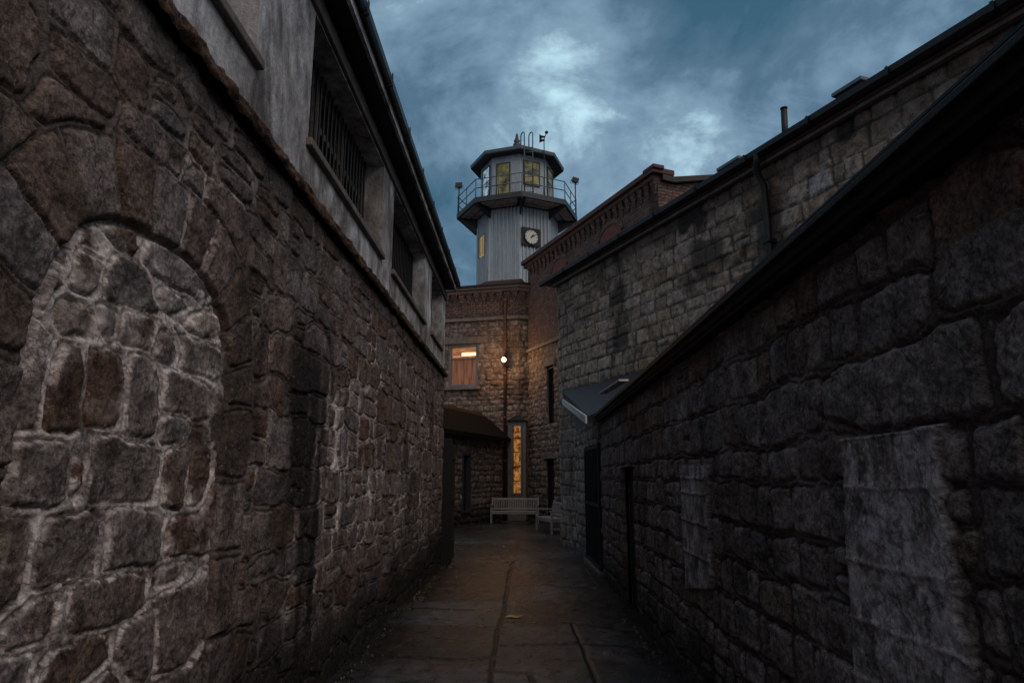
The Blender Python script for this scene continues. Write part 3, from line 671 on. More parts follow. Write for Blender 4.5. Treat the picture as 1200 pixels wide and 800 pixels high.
# ------------------------------------------------------------------ ASHLAR CELL BLOCK
ab = thing('ashlar_cell_block', (2.5, 13, 0), 'tall block of coursed ashlar with dark eaves and a rounded corner', 'building')
S0 = 17.5; RC = 1.3; S1 = S0 + .62; ARC = RC * R(113)
DWn = Wn
def ash_pos(u):
    u = np.asarray(u, float); P0 = Wp - DW * S0
    t_ = np.clip(u - S1, 0, ARC) / RC; ext = np.maximum(u - S1 - ARC, 0)
    Cc = Wp + DW * .62 - DWn * RC          # arc centre
    us_ = np.minimum(u, S1)
    n0x, n0y = DWn.x, DWn.y
    nx = n0x * np.cos(t_) + n0y * np.sin(t_); ny = -n0x * np.sin(t_) + n0y * np.cos(t_)   # turns clockwise
    X = np.where(u <= S1, P0.x + DW.x * us_, Cc.x + nx * RC); Y = np.where(u <= S1, P0.y + DW.y * us_, Cc.y + ny * RC)
    tx, ty = ny, -nx
    return X + tx * ext, Y + ty * ext, nx, ny
ATOP = 6.56
AS = course_seeds(-1, 27, -.1, 6.8, (.22, .36), (.26, .72), 51, .05, .04)
def ash_relief(U, V):
    idx, e = cells(U + .016 * fbm(U * 3, V * 3, 3, 1), V + .016 * fbm(U * 2, V * 3, 3, 2), AS, 9)
    h, c, m_ = stone_relief(U, V, idx, e, 29, mw=.010, rnd=.02, depth=.024, rough=.010, off=.012, tilt=.04, seeds=AS)
    near = sst(U, 15.5, 17.0)                      # cleaner, greyer dressed stones at the corner, browner ones up the wing
    c = np.where(vn(idx * .7, idx * .31, 3) + .5 > .93, .995, c * .9)
    c = c * (1 - .0 * near); c = np.where((c < .26) & (near > .5), .45, c)
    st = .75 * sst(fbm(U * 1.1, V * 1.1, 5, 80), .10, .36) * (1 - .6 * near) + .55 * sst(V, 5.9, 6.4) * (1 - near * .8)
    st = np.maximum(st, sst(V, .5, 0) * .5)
    return h - .015, c, m_, .25 * sst(fbm(U * 2, V * .8, 4, 81), .2, .4), np.clip(st, 0, 1)
panel('ashlar_wall', np.concatenate([np.arange(0, 5, .06), np.arange(5, S1 + 1.8, .028), np.arange(S1 + 1.8, 26, .05)]), np.arange(-.1, ATOP, .026), ash_pos, ash_relief, 1, M['ashlar'], ab, cores=[(0, S1, -.1, ATOP)], thick=.5)
TA = frame((*Wp, 0), DW, 1)
# eaves: runs beyond the corner; end return follows
EO = .29
mb = MB(TA); mb.box(-S0, 1.05, .03, .13, ATOP - .06, ATOP + .0); mb.box(-S0, 1.05, .03, .17, ATOP + .003, ATOP + .04); mb.build('eave_moulding', M['fascia'], ab, .01)
mb = MB(TA); mb.box(-S0, 1.33, -.9, EO - .03, ATOP + .045, ATOP + .065); mb.build('soffit', M['brown_metal'], ab)
mb = MB(TA); mb.prism([(EO - .028, ATOP + .02), (EO, ATOP + .01), (EO + .06, ATOP + .03), (EO + .08, ATOP + .105), (EO - .028, ATOP + .105)], -S0, 1.36, 0); mb.build('gutter', M['gutter'], ab)
mb = MB(TA)
zr = ATOP + .07
mb.add([(-S0, EO + .02, zr + .04), (1.35, EO + .02, zr + .04), (1.35, -7, zr + 1.6), (-S0, -7, zr + 1.6), (-S0, EO - .1, zr), (1.35, EO - .1, zr), (1.35, -7, zr), (-S0, -7, zr)], [(0, 1, 2, 3), (7, 6, 5, 4), (0, 1, 5, 4), (1, 2, 6, 5), (2, 3, 7, 6), (3, 0, 4, 7)]); mb.build('roof', M['slate'], ab)
mb = MB(TA); mb.box(-S0, .3, -6.5, -.55, .0, ATOP + .04); mb.build('rear_mass', M['fascia'], ab)
for k_ in np.arange(-S0 + .5, 1.2, 1.3):
    mb = MB(TA); mb.box(k_, k_ + .04, EO - .02, EO + .095, ATOP - .004, ATOP + .008); mb.box(k_, k_ + .04, EO + .086, EO + .097, ATOP + .010, ATOP + .112); mb.build('gutter_bracket', M['black_metal'], ab)
# rain pipe down from gutter at u=893
pd = px(893, 195, (*wallpt(0, .12), 0), (Wn.x, Wn.y, 0)); sd = (Vector((pd.x, pd.y)) - Wp).dot(DW)
mb = MB(TA); mb.tube([(sd - .10, EO + .02, ATOP + .04), (sd - .08, EO + .0, ATOP - .06), (sd, .25, ATOP - .18), (sd, .11, ATOP - .42), (sd, .10, ATOP - 1.0), (sd, .10, 0)], .055, 10)
for z in (5.2, 3.8, 2.4): mb.box(sd - .08, sd + .08, -.02, .17, z, z + .05)
mb.build('rain_pipe', M['black_metal'], ab)
def roofpos(u, v, off):   # place small roof features on the roof slope where they show above the eave line
    p = px(u, v, (*wallpt(0, off), 0), (Wn.x, Wn.y, 0)); return (Vector((p.x, p.y)) - Wp).dot(DW), p.z
for (u0, v0, u1, v1) in ((846, 198, 868, 184), (982, 110, 1012, 97)):
    s_a, za_ = roofpos(u0, v0, .25); s_b, zb_ = roofpos(u1, v1, .25)
    vt = thing('roof_vent', tuple(TA(s_a, .2, zr)), 'flat grey roof vent %s on the ashlar block roof edge' % ('left of the thin pipe' if u0 < 900 else 'right of the thin pipe'), 'roof vent', 'vents on the ashlar block roof')
    mb = MB(TA); lo, hi = min(s_a, s_b), max(s_a, s_b); mb.box(lo, hi, -.25, .30, zr + .02, max(za_, zb_) - .06); mb.build('curb', M['gutter'], vt, .01)
    mb = MB(TA); mb.box(lo - .04, hi + .04, -.29, .34, max(za_, zb_) - .058, max(za_, zb_)); mb.build('lid', M['frame_blue'], vt, .01)
s_a, za_ = roofpos(917, 129, -.1)
vp = thing('vent_pipe', tuple(TA(s_a, -.1, zr)), 'thin black vent pipe standing on the ashlar block roof', 'pipe')
mb = MB(TA); mb.tube([(s_a, -.1, zr + .05), (s_a - .03, -.1, za_)], .05, 10); mb.tube([(s_a - .03, -.1, za_), (s_a - .03, -.1, za_ + .02)], .058, 10); mb.build('pipe', M['black_metal'], vp)
mb = MB(TA); mb.tube([(s_a, -.1, zr + .04), (s_a, -.1, zr + .25)], [.12, .06], 12); mb.build('collar', M['gutter'], vp)

# ------------------------------------------------------------------ BRICK WING behind
bw = thing('brick_wing', (2.5, 24, 0), 'taller brick wing behind the ashlar block with toothed corbel cornice and blind arches', 'building')
B0 = Vector((3.91, 18.7)); TB = frame((*B0, 0), DW, 1); BL = (Vector((.3, 27.0)) - B0).length; BTOP = 10.35
BS = course_seeds(-1, 11, -.1, 6.7, (.16, .26), (.2, .5), 61, .22, .12)
def bw_relief(U, V):
    idx, e = cells(U + .03 * fbm(U * 3, V * 3, 3, 1), V + .03 * fbm(U * 3, V * 3, 3, 2), BS, 4)
    h, c, m_ = stone_relief(U, V, idx, e, 39, mw=.012, rnd=.035, depth=.035, rough=.012, off=.012, tilt=.05, seeds=BS)
    return h - .03, c, m_, h * 0, sst(V, 1.2, .1) * .5
bwu = 8.35
wh = [(BL - 1.95, BL - 1.35, 3.6, 5.75), (BL - 1.9, BL - 1.2, -.1, 2.3)]
panel('stone_base', np.arange(0, BL + .6, .04), np.arange(-.1, 6.6, .035), line(B0, DW, 1), bw_relief, 1, M['far_stone'], bw, holes=wh,
      cores=[(0, wh[0][0], -.1, 6.6), (wh[1][1], BL + .6, -.1, 6.6), (wh[0][0], wh[1][1], 5.75, 6.6), (wh[0][0], wh[1][1], 2.3, 3.6)], thick=.5)
for i, (a, b_, c_, d_) in enumerate(wh):
    mb = MB(TB); mb.box(a, b_, -.22, -.18, max(c_, 0), d_); wo = mb.build('window' if i == 0 else 'door', M['glass_dark'] if i == 0 else M['dark_wood'], bw)
    mb = MB(TB); mb.box(a, a + .07, -.178, -.08, max(c_, 0), d_); mb.box(b_ - .07, b_, -.178, -.08, max(c_, 0), d_); mb.box(a + .07, b_ - .07, -.178, -.08, d_ - .07, d_); mb.build('frame', M['black_metal'], wo)
    mb = MB(TB); mb.box(a - .15, b_ + .15, -.1, .06, d_ + .002, d_ + .22); mb.build('lintel', M['concrete'], wo, .01)
mb = MB(TB); mb.box(0, BL + .6, -.05, .07, 6.602, 6.72); mb.build('string_course', M['fascia'], bw, .01)
mb = MB(TB); mb.box(0, BL + .35, -.5, .0, 6.722, BTOP - .2); mb.build('brick_wall', M['brick_wing'], bw)
mb = MB(TB); mb.box(0, BL + .45, -.5, .16, BTOP - .2, BTOP - .06); mb.box(-.15, BL + .5, -.5, .26, BTOP - .058, BTOP + .10); mb.build('cornice', M['red_roof'], bw, .01)
mb = MB(TB); k = .12
while k < BL + .3:
    mb.add([(k - .13, .001, BTOP - .202), (k + .13, .001, BTOP - .202), (k + .13, .13, BTOP - .202), (k - .13, .13, BTOP - .202), (k - .04, .001, BTOP - .62), (k + .04, .001, BTOP - .62), (k + .04, .03, BTOP - .62), (k - .04, .03, BTOP - .62)],
           [(0, 1, 2, 3), (7, 6, 5, 4), (0, 1, 5, 4), (1, 2, 6, 5), (2, 3, 7, 6), (3, 0, 4, 7)]); k += .36
mb.build('corbel_table', M['brick_wing'], bw)
def sB(u, v): p = px(u, v, (*B0, 0), (Wn.x, Wn.y, 0)); return (Vector((p.x, p.y)) - B0).dot(DW), p.z
for (u0, u1, vb) in ((648, 664, 306), (704, 729, 279)):
    a, z0 = sB(u1, vb - 4); b_, _ = sB(u0, vb); a, b_ = min(a, b_), max(a, b_); z0 = 9.0; r_ = (b_ - a) / 2; c_ = (a + b_) / 2
    arc_ = [(c_ + r_ * math.cos(t_), z0 + .35 + .32 * math.sin(t_)) for t_ in np.linspace(0, math.pi, 13)]
    mb = MB(TB); mb.prism([(b_, z0)] + arc_ + [(a, z0)], -.03, .03, 1); ar = mb.build('blind_arch', M['arch_fill'], bw)
    ou = [(c_ + (r_ + .16) * math.cos(t_), z0 + .35 + .48 * math.sin(t_)) for t_ in np.linspace(0, math.pi, 13)]
    mb = MB(TB)
    for i in range(12): mb.prism([arc_[i], ou[i], ou[i + 1], arc_[i + 1]], -.02, .055, 1)
    mb.build('arch_ring', M['brick_wing'], ar)
    mb = MB(TB); mb.box(a - .1, b_ + .1, -.02, .12, z0 - .14, z0 - .01); mb.build('sill', M['dark_wood'], ar, .01)
# gable return to the right
TG = frame((*(B0), 0), -Wn, -1)
mb = MB(TG); mb.prism([(.0, 6.0), (.0, BTOP - .25), (.5, BTOP - .28), (3.6, BTOP + .45), (7.0, BTOP - .25), (7.0, 6.0)], -.5, -.001, 1); mb.build('gable_wall', M['brick_wing'], bw)
mb = MB(TG); mb.prism([(.1, BTOP - .25), (.5, BTOP - .26), (3.6, BTOP + .46), (7.1, BTOP - .24), (7.1, BTOP - .10), (3.6, BTOP + .62), (.5, BTOP - .08), (.1, BTOP - .06)], -.55, .14, 1); mb.build('gable_coping', M['dark_wood'], bw, .01)
mb = MB(TG); mb.box(-.28, .10, -.35, .22, BTOP + .05, BTOP + .16); mb.build('corner_block', M['red_roof'], bw, .015)
mb = MB(TB); mb.add([(0.3, -.1, BTOP), (BL + .5, -.1, BTOP), (BL + .5, -3.6, BTOP + .5), (.3, -3.6, BTOP + .5), (BL + .5, -7, BTOP - .3), (.3, -7, BTOP - .3)], [(0, 1, 2, 3), (3, 2, 4, 5), (0, 3, 5), (1, 2, 4), (0, 1, 4, 5)]); mb.build('roof', M['slate'], bw)

# ------------------------------------------------------------------ HUB (central rotunda)
hb = thing('hub_building', (-1.5, 28, 0), 'stone rotunda facing the passage with pointed corbels under its cornice, below the guard tower', 'building')
HA = Vector((-.22, 27.2)); HU = Vector((-.97, .243)).normalized(); TH = frame((*HA, 0), HU, 1)
HS = course_seeds(-1, 9, -.1, 8.2, (.15, .26), (.2, .5), 71, .22, .12)
def hub_relief(U, V):
    idx, e = cells(U + .03 * fbm(U * 3, V * 3, 3, 1), V + .03 * fbm(U * 3, V * 3, 3, 2), HS, 4.5)
    h, c, m_ = stone_relief(U, V, idx, e, 49, mw=.012, rnd=.035, depth=.032, rough=.012, off=.012, tilt=.05, seeds=HS)
    return h - .03, c, m_, h * 0, np.clip(sst(V, 1.5, .2) * .6 + .5 * sst(fbm(U, V, 4, 9), .15, .4), 0, 1)
def sH(u, v): p = px(u, v, (*HA, 0), (-HU.y, HU.x, 0)); return (Vector((p.x, p.y)) - HA).dot(HU), p.z
wr_, wz1 = sH(560, 402); wl_, wz0 = sH(526, 453); wl_ += .05
hole = (wr_, wl_, wz0, wz1)
panel('stone_wall', np.arange(0, 8, .04), np.arange(-.1, 8.0, .035), line(HA, HU, 1), hub_relief, 1, M['far_stone'], hb, holes=[hole],
      cores=[(0, hole[0], -.1, 8.0), (hole[1], 8, -.1, 8.0), (hole[0], hole[1], -.1, hole[2]), (hole[0], hole[1], hole[3], 8.0)], thick=.5)
# right-hand facet
HB_ = Vector((.42, 27.45)); HD = HB_ - HA; TF = frame((*HA, 0), HD, -1)
panel('corner_facet', np.arange(0, HD.length + .3, .04), np.arange(-.1, 8.0, .035), line(HA, HD, -1), hub_relief, -1, M['far_stone'], hb, cores=[(0, HD.length + .3, -.1, 8.0)], thick=.4)
for Tn, ln, sg in ((TH, 8, 1), (TF, HD.length + .2, 1)):
    mb = MB(Tn); mb.box(0.002, ln, -.4, .0, 8.14, 9.18); mb.build('brick_frieze', M['brick_hub'], hb)
    mb = MB(Tn); mb.box(.0, ln, -.3, .075, 8.003, 8.13); mb.build('string_course', M['fascia'], hb, .01)
    mb = MB(Tn); mb.box(-.05, ln, -.4, .14, 9.18, 9.30); mb.box(-.1, ln, -.4, .24, 9.303, 9.40); mb.build('cornice', M['fascia'], hb, .01)
    mb = MB(Tn); mb.box(-.12, ln, -.5, .30, 9.403, 9.47); mb.build('gutter_edge', M['gutter'], hb)
    mb = MB(Tn); k = .16
    while k < ln - .1:
        mb.add([(k - .15, .001, 9.178), (k + .15, .001, 9.178), (k + .15, .11, 9.178), (k - .15, .11, 9.178), (k - .02, .001, 8.72), (k + .02, .001, 8.72), (k + .02, .03, 8.72), (k - .02, .03, 8.72)],
               [(0, 1, 2, 3), (7, 6, 5, 4), (0, 1, 5, 4), (1, 2, 6, 5), (2, 3, 7, 6), (3, 0, 4, 7)]); k += .33
    mb.build('corbel_table', M['brick_hub'], hb)
mb = MB(TH); mb.box(-.1, 1.45, -1.2, -.1, 9.472, 9.72); mb.prism([(1.45, 9.472), (2.1, 9.472), (1.45, 9.72)], -1.2, -.1, 1); mb.build('roof_curb', M['red_roof'], hb, .02)
mb = MB(); mb.add([(-9, 29, 9.3), (5, 28.2, 9.3), (5, 45, 9.3), (-9, 45, 9.3), (-4, 33, 10.2), (3, 33, 10.2), (3, 40, 10.2), (-4, 40, 10.2)], [(0, 1, 5, 4), (1, 2, 6, 5), (2, 3, 7, 6), (3, 0, 4, 7), (4, 5, 6, 7), (0, 1, 2, 3)]); mb.build('roof', M['slate'], hb)
mb = MB(); mb.box(-8.5, 4.5, 30.2, 44, 0, 9.29); mb.build('rear_mass', M['far_stone'], hb)
# lit window
a, b_, c_, d_ = hole; mb = MB(TH); mb.box(a, b_, -.30, -.26, c_, d_ - .52); wo = mb.build('window', M['lit_curtain'], hb, label='lamplit sash window')
mb = MB(TH); mb.box(a, b_, -.30, -.26, d_ - .518, d_); mb.build('upper_pane', M['lit_top'], wo)
mb = MB(TH); mb.box(a + .12, a + .78, -.255, -.24, d_ - .46, d_ - .33); mb.build('ceiling_lamp', M['lit_tube'], wo)
mb = MB(TH); mb.box(a, a + .10, -.23, -.04, c_, d_); mb.box(b_ - .10, b_, -.23, -.04, c_, d_); mb.box(a + .10, b_ - .10, -.23, -.04, d_ - .11, d_); mb.box(a + .10, b_ - .10, -.23, -.04, c_, c_ + .08)
mb.box(a + .10, b_ - .10, -.19, -.12, d_ - .64, d_ - .59); mb.box((a + b_) / 2 - .015, (a + b_) / 2 + .015, -.19, -.14, c_ + .08, d_ - .64); mb.build('frame', M['frame_blue'], wo, .008)
mb = MB(TH); mb.box(a - .12, b_ + .12, -.2, .09, c_ - .15, c_ - .004); mb.build('sill', M['concrete'], wo, .015)
mb = MB(TH); mb.box(a - .2, b_ + .2, -.2, .05, d_ + .004, d_ + .28); mb.build('lintel', M['concrete'], wo, .015)
# projecting stair bay with slit window
sb0, _ = sH(618, 560); sb1, _ = sH(598, 560); sb0 = sb0; 
mb = MB(TH)
lo, hi = sb0 - .02, sb1 + .02
z_s0 = sH(608, 580)[1]; z_s1 = sH(608, 497)[1]
mb.box(lo, lo + .13, .0, .32, 0, z_s1 + .1); mb.box(hi - .13, hi, .0, .32, 0, z_s1 + .1); mb.box(lo + .13, hi - .13, .0, .32, 0, z_s0); mb.box(lo + .13, hi - .13, .0, .32, z_s1, z_s1 + .1)
by = mb.build('stair_bay', M['fascia'], hb, .015)
mb = MB(TH); mb.prism([(lo - .06, z_s1 + .102), (hi + .06, z_s1 + .102), ((lo + hi) / 2, z_s1 + .34)], -.02, .40, 1); mb.build('hood', M['gutter'], by, .01)
mb = MB(TH); mb.box(lo + .13, hi - .13, .12, .15, z_s0, z_s1); sw = mb.build('slit_window', M['lit_slit'], hb, label='tall narrow window glowing amber')
mb = MB(TH); a, b_ = lo + .132, hi - .132; mb.box(a, a + .07, .152, .34, z_s0, z_s1); mb.box(b_ - .07, b_, .152, .34, z_s0, z_s1); mb.box(a + .07, b_ - .07, .152, .34, z_s0, z_s0 + .09); mb.box(a + .07, b_ - .07, .152, .34, z_s1 - .07, z_s1); mb.build('frame', M['frame_blue'], sw, .006)
for k in range(1, 5): z = z_s0 + (z_s1 - z_s0) * k / 5; mb = MB(TH); mb.box(a + .07, b_ - .07, .153, .19, z - .014, z + .014); mb.build('glazing_bar', M['black_metal'], sw)
# rain pipe
pp, _ = sH(593, 424)
mb = MB(TH); mb.tube([(pp, .14, 8.72), (pp, .14, 8.5), (pp, .14, .05)], .06, 10)
mb.lathe((pp, .14, 8.62), [(.07, 0), (.11, .08), (.11, .2), (.08, .22)], 10)
for z in (7.4, 5.65, 3.9, 2.2): mb.tube([(pp, .14, z), (pp, .14, z + .1)], .075, 10)
mb.build('rain_pipe', M['brown_metal'], hb)
# wall lamp
_, lz = sH(593, 424); lp = TH(pp - .08, .60, lz)
lm = thing('wall_lamp', tuple(TH(pp, .2, lz)), 'bare glowing warm bulb lamp fixed by the brown rain pipe of the stone rotunda', 'lamp')
mb = MB(); mb.lathe((lp.x, lp.y, lp.z), [(.02, -.12), (.075, -.09), (.11, -.02), (.09, .04), (.05, .085)], 14); mb.build('bulb', M['bulb'], lm)
mb = MB(TH); mb.tube([(pp - .02, .21, lz + .10), (pp - .05, .40, lz + .24), (pp - .08, .60, lz + .22), (pp - .08, .60, lz + .13)], .018, 8); mb.build('arm', M['black_metal'], lm)
mb = MB(); mb.lathe((lp.x, lp.y, lp.z + .08), [(.085, 0), (.06, .035), (.03, .07)], 14); mb.build('cap', M['black_metal'], lm)
li = bpy.data.lights.new('wall_lamp_light', 'POINT'); li.energy = 70; li.color = (1, .50, .20); li.shadow_soft_size = .09
lo_ = bpy.data.objects.new('wall_lamp_light', li); COL.objects.link(lo_); lo_.location = TH(pp - .09, .81, lz) - ORG[lm.name]; lo_.parent = lm

# ------------------------------------------------------------------ lean-to shed on the left of the courtyard
sh = thing('lean_to_shed', (-2.5, 24, 0), 'low stone lean-to with a dark sloping roof between the left wing and the rotunda', 'building')
SA = Vector((-3.6, 19.0)); SB = Vector((-.86, 26.9)); SD = SB - SA; TS = frame((*SA, 0), SD, -1); SL = SD.length
SS = course_seeds(-1, 10, -.1, 3.3, (.15, .25), (.2, .45), 81, .25, .12)
def shed_relief(U, V):
    idx, e = cells(U + .03 * fbm(U * 3, V * 3, 3, 1), V + .03 * fbm(U * 3, V * 3, 3, 2), SS, 4)
    h, c, m_ = stone_relief(U, V, idx, e, 59, mw=.012, rnd=.035, depth=.035, rough=.012, off=.016, tilt=.05, seeds=SS)
    return h - .03, c, m_, h * 0, sst(V, .9, .3) * .8
def sS(u, v): p = px(u, v, (*SA, 0), (SD.y, -SD.x, 0)); return (Vector((p.x, p.y)) - SA).dot(SD.normalized()), p.z
s0_, z0_ = sS(542, 530); s1_, _ = sS(551, 590); hs = (s0_, s1_, .45, z0_)
panel('stone_wall', np.arange(0, SL, .035), np.arange(-.1, 3.1, .03), line(SA, SD, -1), shed_relief, -1, M['far_stone'], sh, holes=[hs], cores=[(0, hs[0], -.1, 3.1), (hs[1], SL, -.1, 3.1), (hs[0], hs[1], hs[3], 3.1), (hs[0], hs[1], -.1, hs[2])], thick=.35)
mb = MB(TS); mb.box(hs[0], hs[1], -.2, -.16, hs[2], hs[3]); wo = mb.build('window', M['glass_dark'], sh); mb = MB(TS)
mb.box(hs[0], hs[0] + .07, -.158, .03, hs[2], hs[3]); mb.box(hs[1] - .07, hs[1], -.158, .03, hs[2], hs[3]); mb.box(hs[0] + .07, hs[1] - .07, -.158, .03, hs[3] - .08, hs[3]); mb.box(hs[0] + .07, hs[1] - .07, -.158, .03, hs[2], hs[2] + .08); mb.build('frame', M['steel_dark'], wo, .008)
mb = MB(TS); mb.prism([(.28, 3.0), (.30, 3.12), (-.75, 4.0), (-.85, 3.9)], -.3, SL + .1, 0); mb.build('roof', M['shed_roof'], sh)
mb = MB(TS); mb.box(-.3, SL + .1, .27, .31, 2.98, 3.12); mb.build('eave_board', M['shed_roof'], sh, .006)
mb = MB(TS); mb.box(-.3, SL - .3, -.84, -.75, 3.9, 4.12); mb.build('ridge_flashing', M['red_roof'], sh, .01)
mb = MB(TS); mb.box(0, SL, -3.0, -.36, 0, 3.3); mb.build('rear_mass', M['far_stone'], sh)

# ------------------------------------------------------------------ GUARD TOWER
TC = Vector((-.36, 36.0)); PH = R(-90 + 4.6)
tw = thing('guard_tower', (TC.x, TC.y, 9.3), 'octagonal pale steel guard tower with balcony and glazed cabin rising above the rotunda', 'tower')
def oc(k, r, z): a = PH + k * math.pi / 4; return Vector((TC.x + r * math.cos(a), TC.y + r * math.sin(a), z))
def ocring(r): return [(oc(k, r, 0).x, oc(k, r, 0).y) for k in range(8)]
def TFace(k, r):   # frame on face k: a along the face from vertex k to k+1, b outward
    p = oc(k, r, 0); q_ = oc(k + 1, r, 0); d = q_ - p; fr_ = frame(p, d, -1)
    mid = (p + q_) / 2 - Vector((TC.x, TC.y, 0)); n_ = (fr_(0, 1, 0) - fr_(0, 0, 0))
    return (fr_ if n_.dot(mid) > 0 else frame(p, d, 1)), d.length
RS = 2.2
prof = []
for k in range(8):
    Tn, ln = TFace(k, RS); n_ = 8
    for i in range(n_):
        a0 = ln * i / n_; st_ = ln / n_
        for (f_, o_) in ((0, 0), (.50, 0), (.62, .07), (.88, .07)): p = Tn(a0 + st_ * f_, o_, 0); prof.append((p.x, p.y))
mb = MB(); mb.prism(prof, 9.35, 15.6, 2); shf = mb.build('shaft', M['steel'], tw)
# deck
RD = 3.38
mb = MB(); mb.prism(ocring(RD), 15.68, 15.96, 2); dk = mb.build('balcony_deck', M['steel_dark'], tw)
for k in range(8):
    mb = MB()
    p = [oc(k, RS + .02, 15.15), oc(k, RD - .05, 15.62), oc(k, RD - .05, 15.676), oc(k, RS + .02, 15.676)]
    d = (oc(k + 1, 1, 0) - oc(k, 1, 0)).normalized() * .05; d = Vector((-(oc(k, 1, 0) - Vector((TC.x, TC.y, 0))).y, (oc(k, 1, 0) - Vector((TC.x, TC.y, 0))).x, 0)) * .05
    mb.add([*(x - d for x in p), *(x + d for x in p)], [(0, 1, 2, 3), (7, 6, 5, 4), (0, 1, 5, 4), (1, 2, 6, 5), (2, 3, 7, 6), (3, 0, 4, 7)])
    mb.build('bracket', M['steel_dark'], dk)
mb = MB()
for k in range(8):
    for (r0, r1) in ((RS + .1, 2.62), (2.70, RD - .15)):
        A_, B_ = oc(k, r0, 15.64), oc(k + 1, r0, 15.64); C_, D_ = oc(k + 1, r1, 15.64), oc(k, r1, 15.64)
        q = [A_.lerp(B_, .1), B_.lerp(A_, .1), C_.lerp(D_, .1), D_.lerp(C_, .1)]
        mb.add([*q, *(x + Vector((0, 0, .038)) for x in q)], [(0, 1, 2, 3), (7, 6, 5, 4), (0, 1, 5, 4), (1, 2, 6, 5), (2, 3, 7, 6), (3, 0, 4, 7)])
mb.build('underside_panels', M['rust'], dk)
# railing
rl = MB()
for z in (16.48, 16.98):
    pts = [oc(k, RD - .06, z) for k in range(8)]
    for k in range(8): rl.tube([pts[k], pts[(k + 1) % 8]], .026, 6)
rail = rl.build('railing', M['rail'], tw)
for k in range(8):
    for t_ in (0, .5): p = oc(k, RD - .06, 0).lerp(oc(k + 1, RD - .06, 0), t_); mb = MB(); mb.tube([(p.x, p.y, 15.7), (p.x, p.y, 17.0)], .03, 6); mb.build('post', M['rail'], rail)
# cabin
RCB = 2.05; mb = MB(); cabprof = []
for k in range(8):
    Tn, ln = TFace(k, RCB); n_ = 9
    for i in range(n_):
        a0 = ln * i / n_; st_ = ln / n_
        for (f_, o_) in ((0, 0), (.7, 0), (.76, .015), (.94, .015)): p = Tn(a0 + st_ * f_, o_, 0); cabprof.append((p.x, p.y))
mb.prism(cabprof, 15.965, 16.75, 2); mb.prism(ocring(RCB), 16.752, 18.68, 2); cab = mb.build('cabin', M['steel'], tw)
def cwin(k, a, b_, z0, z1, mt, nm='window'):
    Tn, ln = TFace(k, RCB); mb = MB(Tn); mb.box(a * ln, b_ * ln, .02, .04, z0, z1); o = mb.build(nm, mt, cab)
    mb = MB(Tn); A_, B_ = a * ln, b_ * ln; f_ = .05
    mb.box(A_ - f_, A_, .005, .07, z0 - f_, z1 + f_); mb.box(B_, B_ + f_, .005, .07, z0 - f_, z1 + f_); mb.box(A_, B_, .005, .07, z1, z1 + f_); mb.box(A_, B_, .005, .07, z0 - f_, z0); mb.build('frame', M['steel_dark'], o)
    if nm == 'window': mb = MB(Tn); mb.box(A_, B_, .042, .06, (z0 + z1) / 2 - .02, (z0 + z1) / 2 + .02); mb.build('glazing_bar', M['steel_dark'], o)
    return o
cwin(0, .15, .72, 17.0, 18.3, M['lit_cabin']); cwin(-1, .18, .62, 16.05, 18.2, M['lit_cabin'], 'door'); cwin(-2, .25, .8, 16.7, 18.3, M['painted_reflection']); cwin(1, .15, .8, 16.7, 18.3, M['lit_cabin'])
for k in (2, 3, 4, 5): cwin(k, .2, .8, 16.9, 18.3, M['glass_dark'])
# roof
RR = 2.62; mb = MB(); ring0 = [oc(k, RR, 18.66) for k in range(8)]; ring1 = [oc(k, RR, 18.80) for k in range(8)]; ring2 = [oc(k, 2.1, 18.70) for k in range(8)]
mb.add(ring0 + ring1 + [Vector((TC.x, TC.y, 19.35))] + [Vector((TC.x, TC.y, 18.70))], [(k, (k + 1) % 8, 8 + (k + 1) % 8, 8 + k) for k in range(8)] + [(8 + k, 8 + (k + 1) % 8, 16) for k in range(8)] + [(k, (k + 1) % 8, 17) for k in range(8)])
rfo = mb.build('roof', M['steel_dark'], tw)
mb = MB()
for k in range(8): 
    a_, b2 = oc(k, RR + .02, 18.70), oc(k + 1, RR + .02, 18.70); c2, d2 = oc(k + 1, RR + .05, 18.86), oc(k, RR + .05, 18.86); i_ = [oc(k, RR - .02, 18.70), oc(k + 1, RR - .02, 18.70), oc(k + 1, RR - .02, 18.86), oc(k, RR - .02, 18.86)]
    mb.add([a_, b2, c2, d2, *i_], [(0, 1, 2, 3), (7, 6, 5, 4), (0, 1, 5, 4), (2, 3, 7, 6)])
mb.build('eave_trim', M['rail'], rfo)
mb = MB(); mb.lathe((TC.x - .02, TC.y, 19.3), [(.16, 0), (.14, .5), (.20, .62), (.22, .95), (.12, 1.0), (.19, 1.15), (.10, 1.3), (.05, 1.6)], 12); mb.build('finial', M['steel_dark'], rfo)
# ladder on the front-right face with hooped tops
def tpt(u, v, yy): return px(u, v, (0, yy, 0), (0, 1, 0))
mb = MB(); yl = 33.45
for (ua, ub) in ((614.5, 610.3), (624.2, 619.8)):
    p = tpt(ua, 165, yl); zb = 16.0; ztp = tpt(ua, 157, yl).z; q = Vector((tpt(ub, 165, yl).x, yl + .35, 0)); mid = (Vector((p.x, p.y, 0)) + q) / 2; rr2 = (q - Vector((p.x, p.y, 0))) / 2
    pts = [(p.x, p.y, zb), (p.x, p.y, ztp)] + [tuple(mid - rr2 * math.cos(t_) + Vector((0, 0, ztp + .17 * math.sin(t_)))) for t_ in np.linspace(.3, math.pi - .3, 7)] + [(q.x, q.y, ztp), (q.x, q.y, 18.75)]
    mb.tube(pts, .033, 7)
pa_, pb_ = tpt(614.5, 165, yl), tpt(624.2, 165, yl); z = 16.25
while z < 18.9: mb.tube([(pa_.x, yl, z), (pb_.x, yl, z)], .016, 6); z += .28
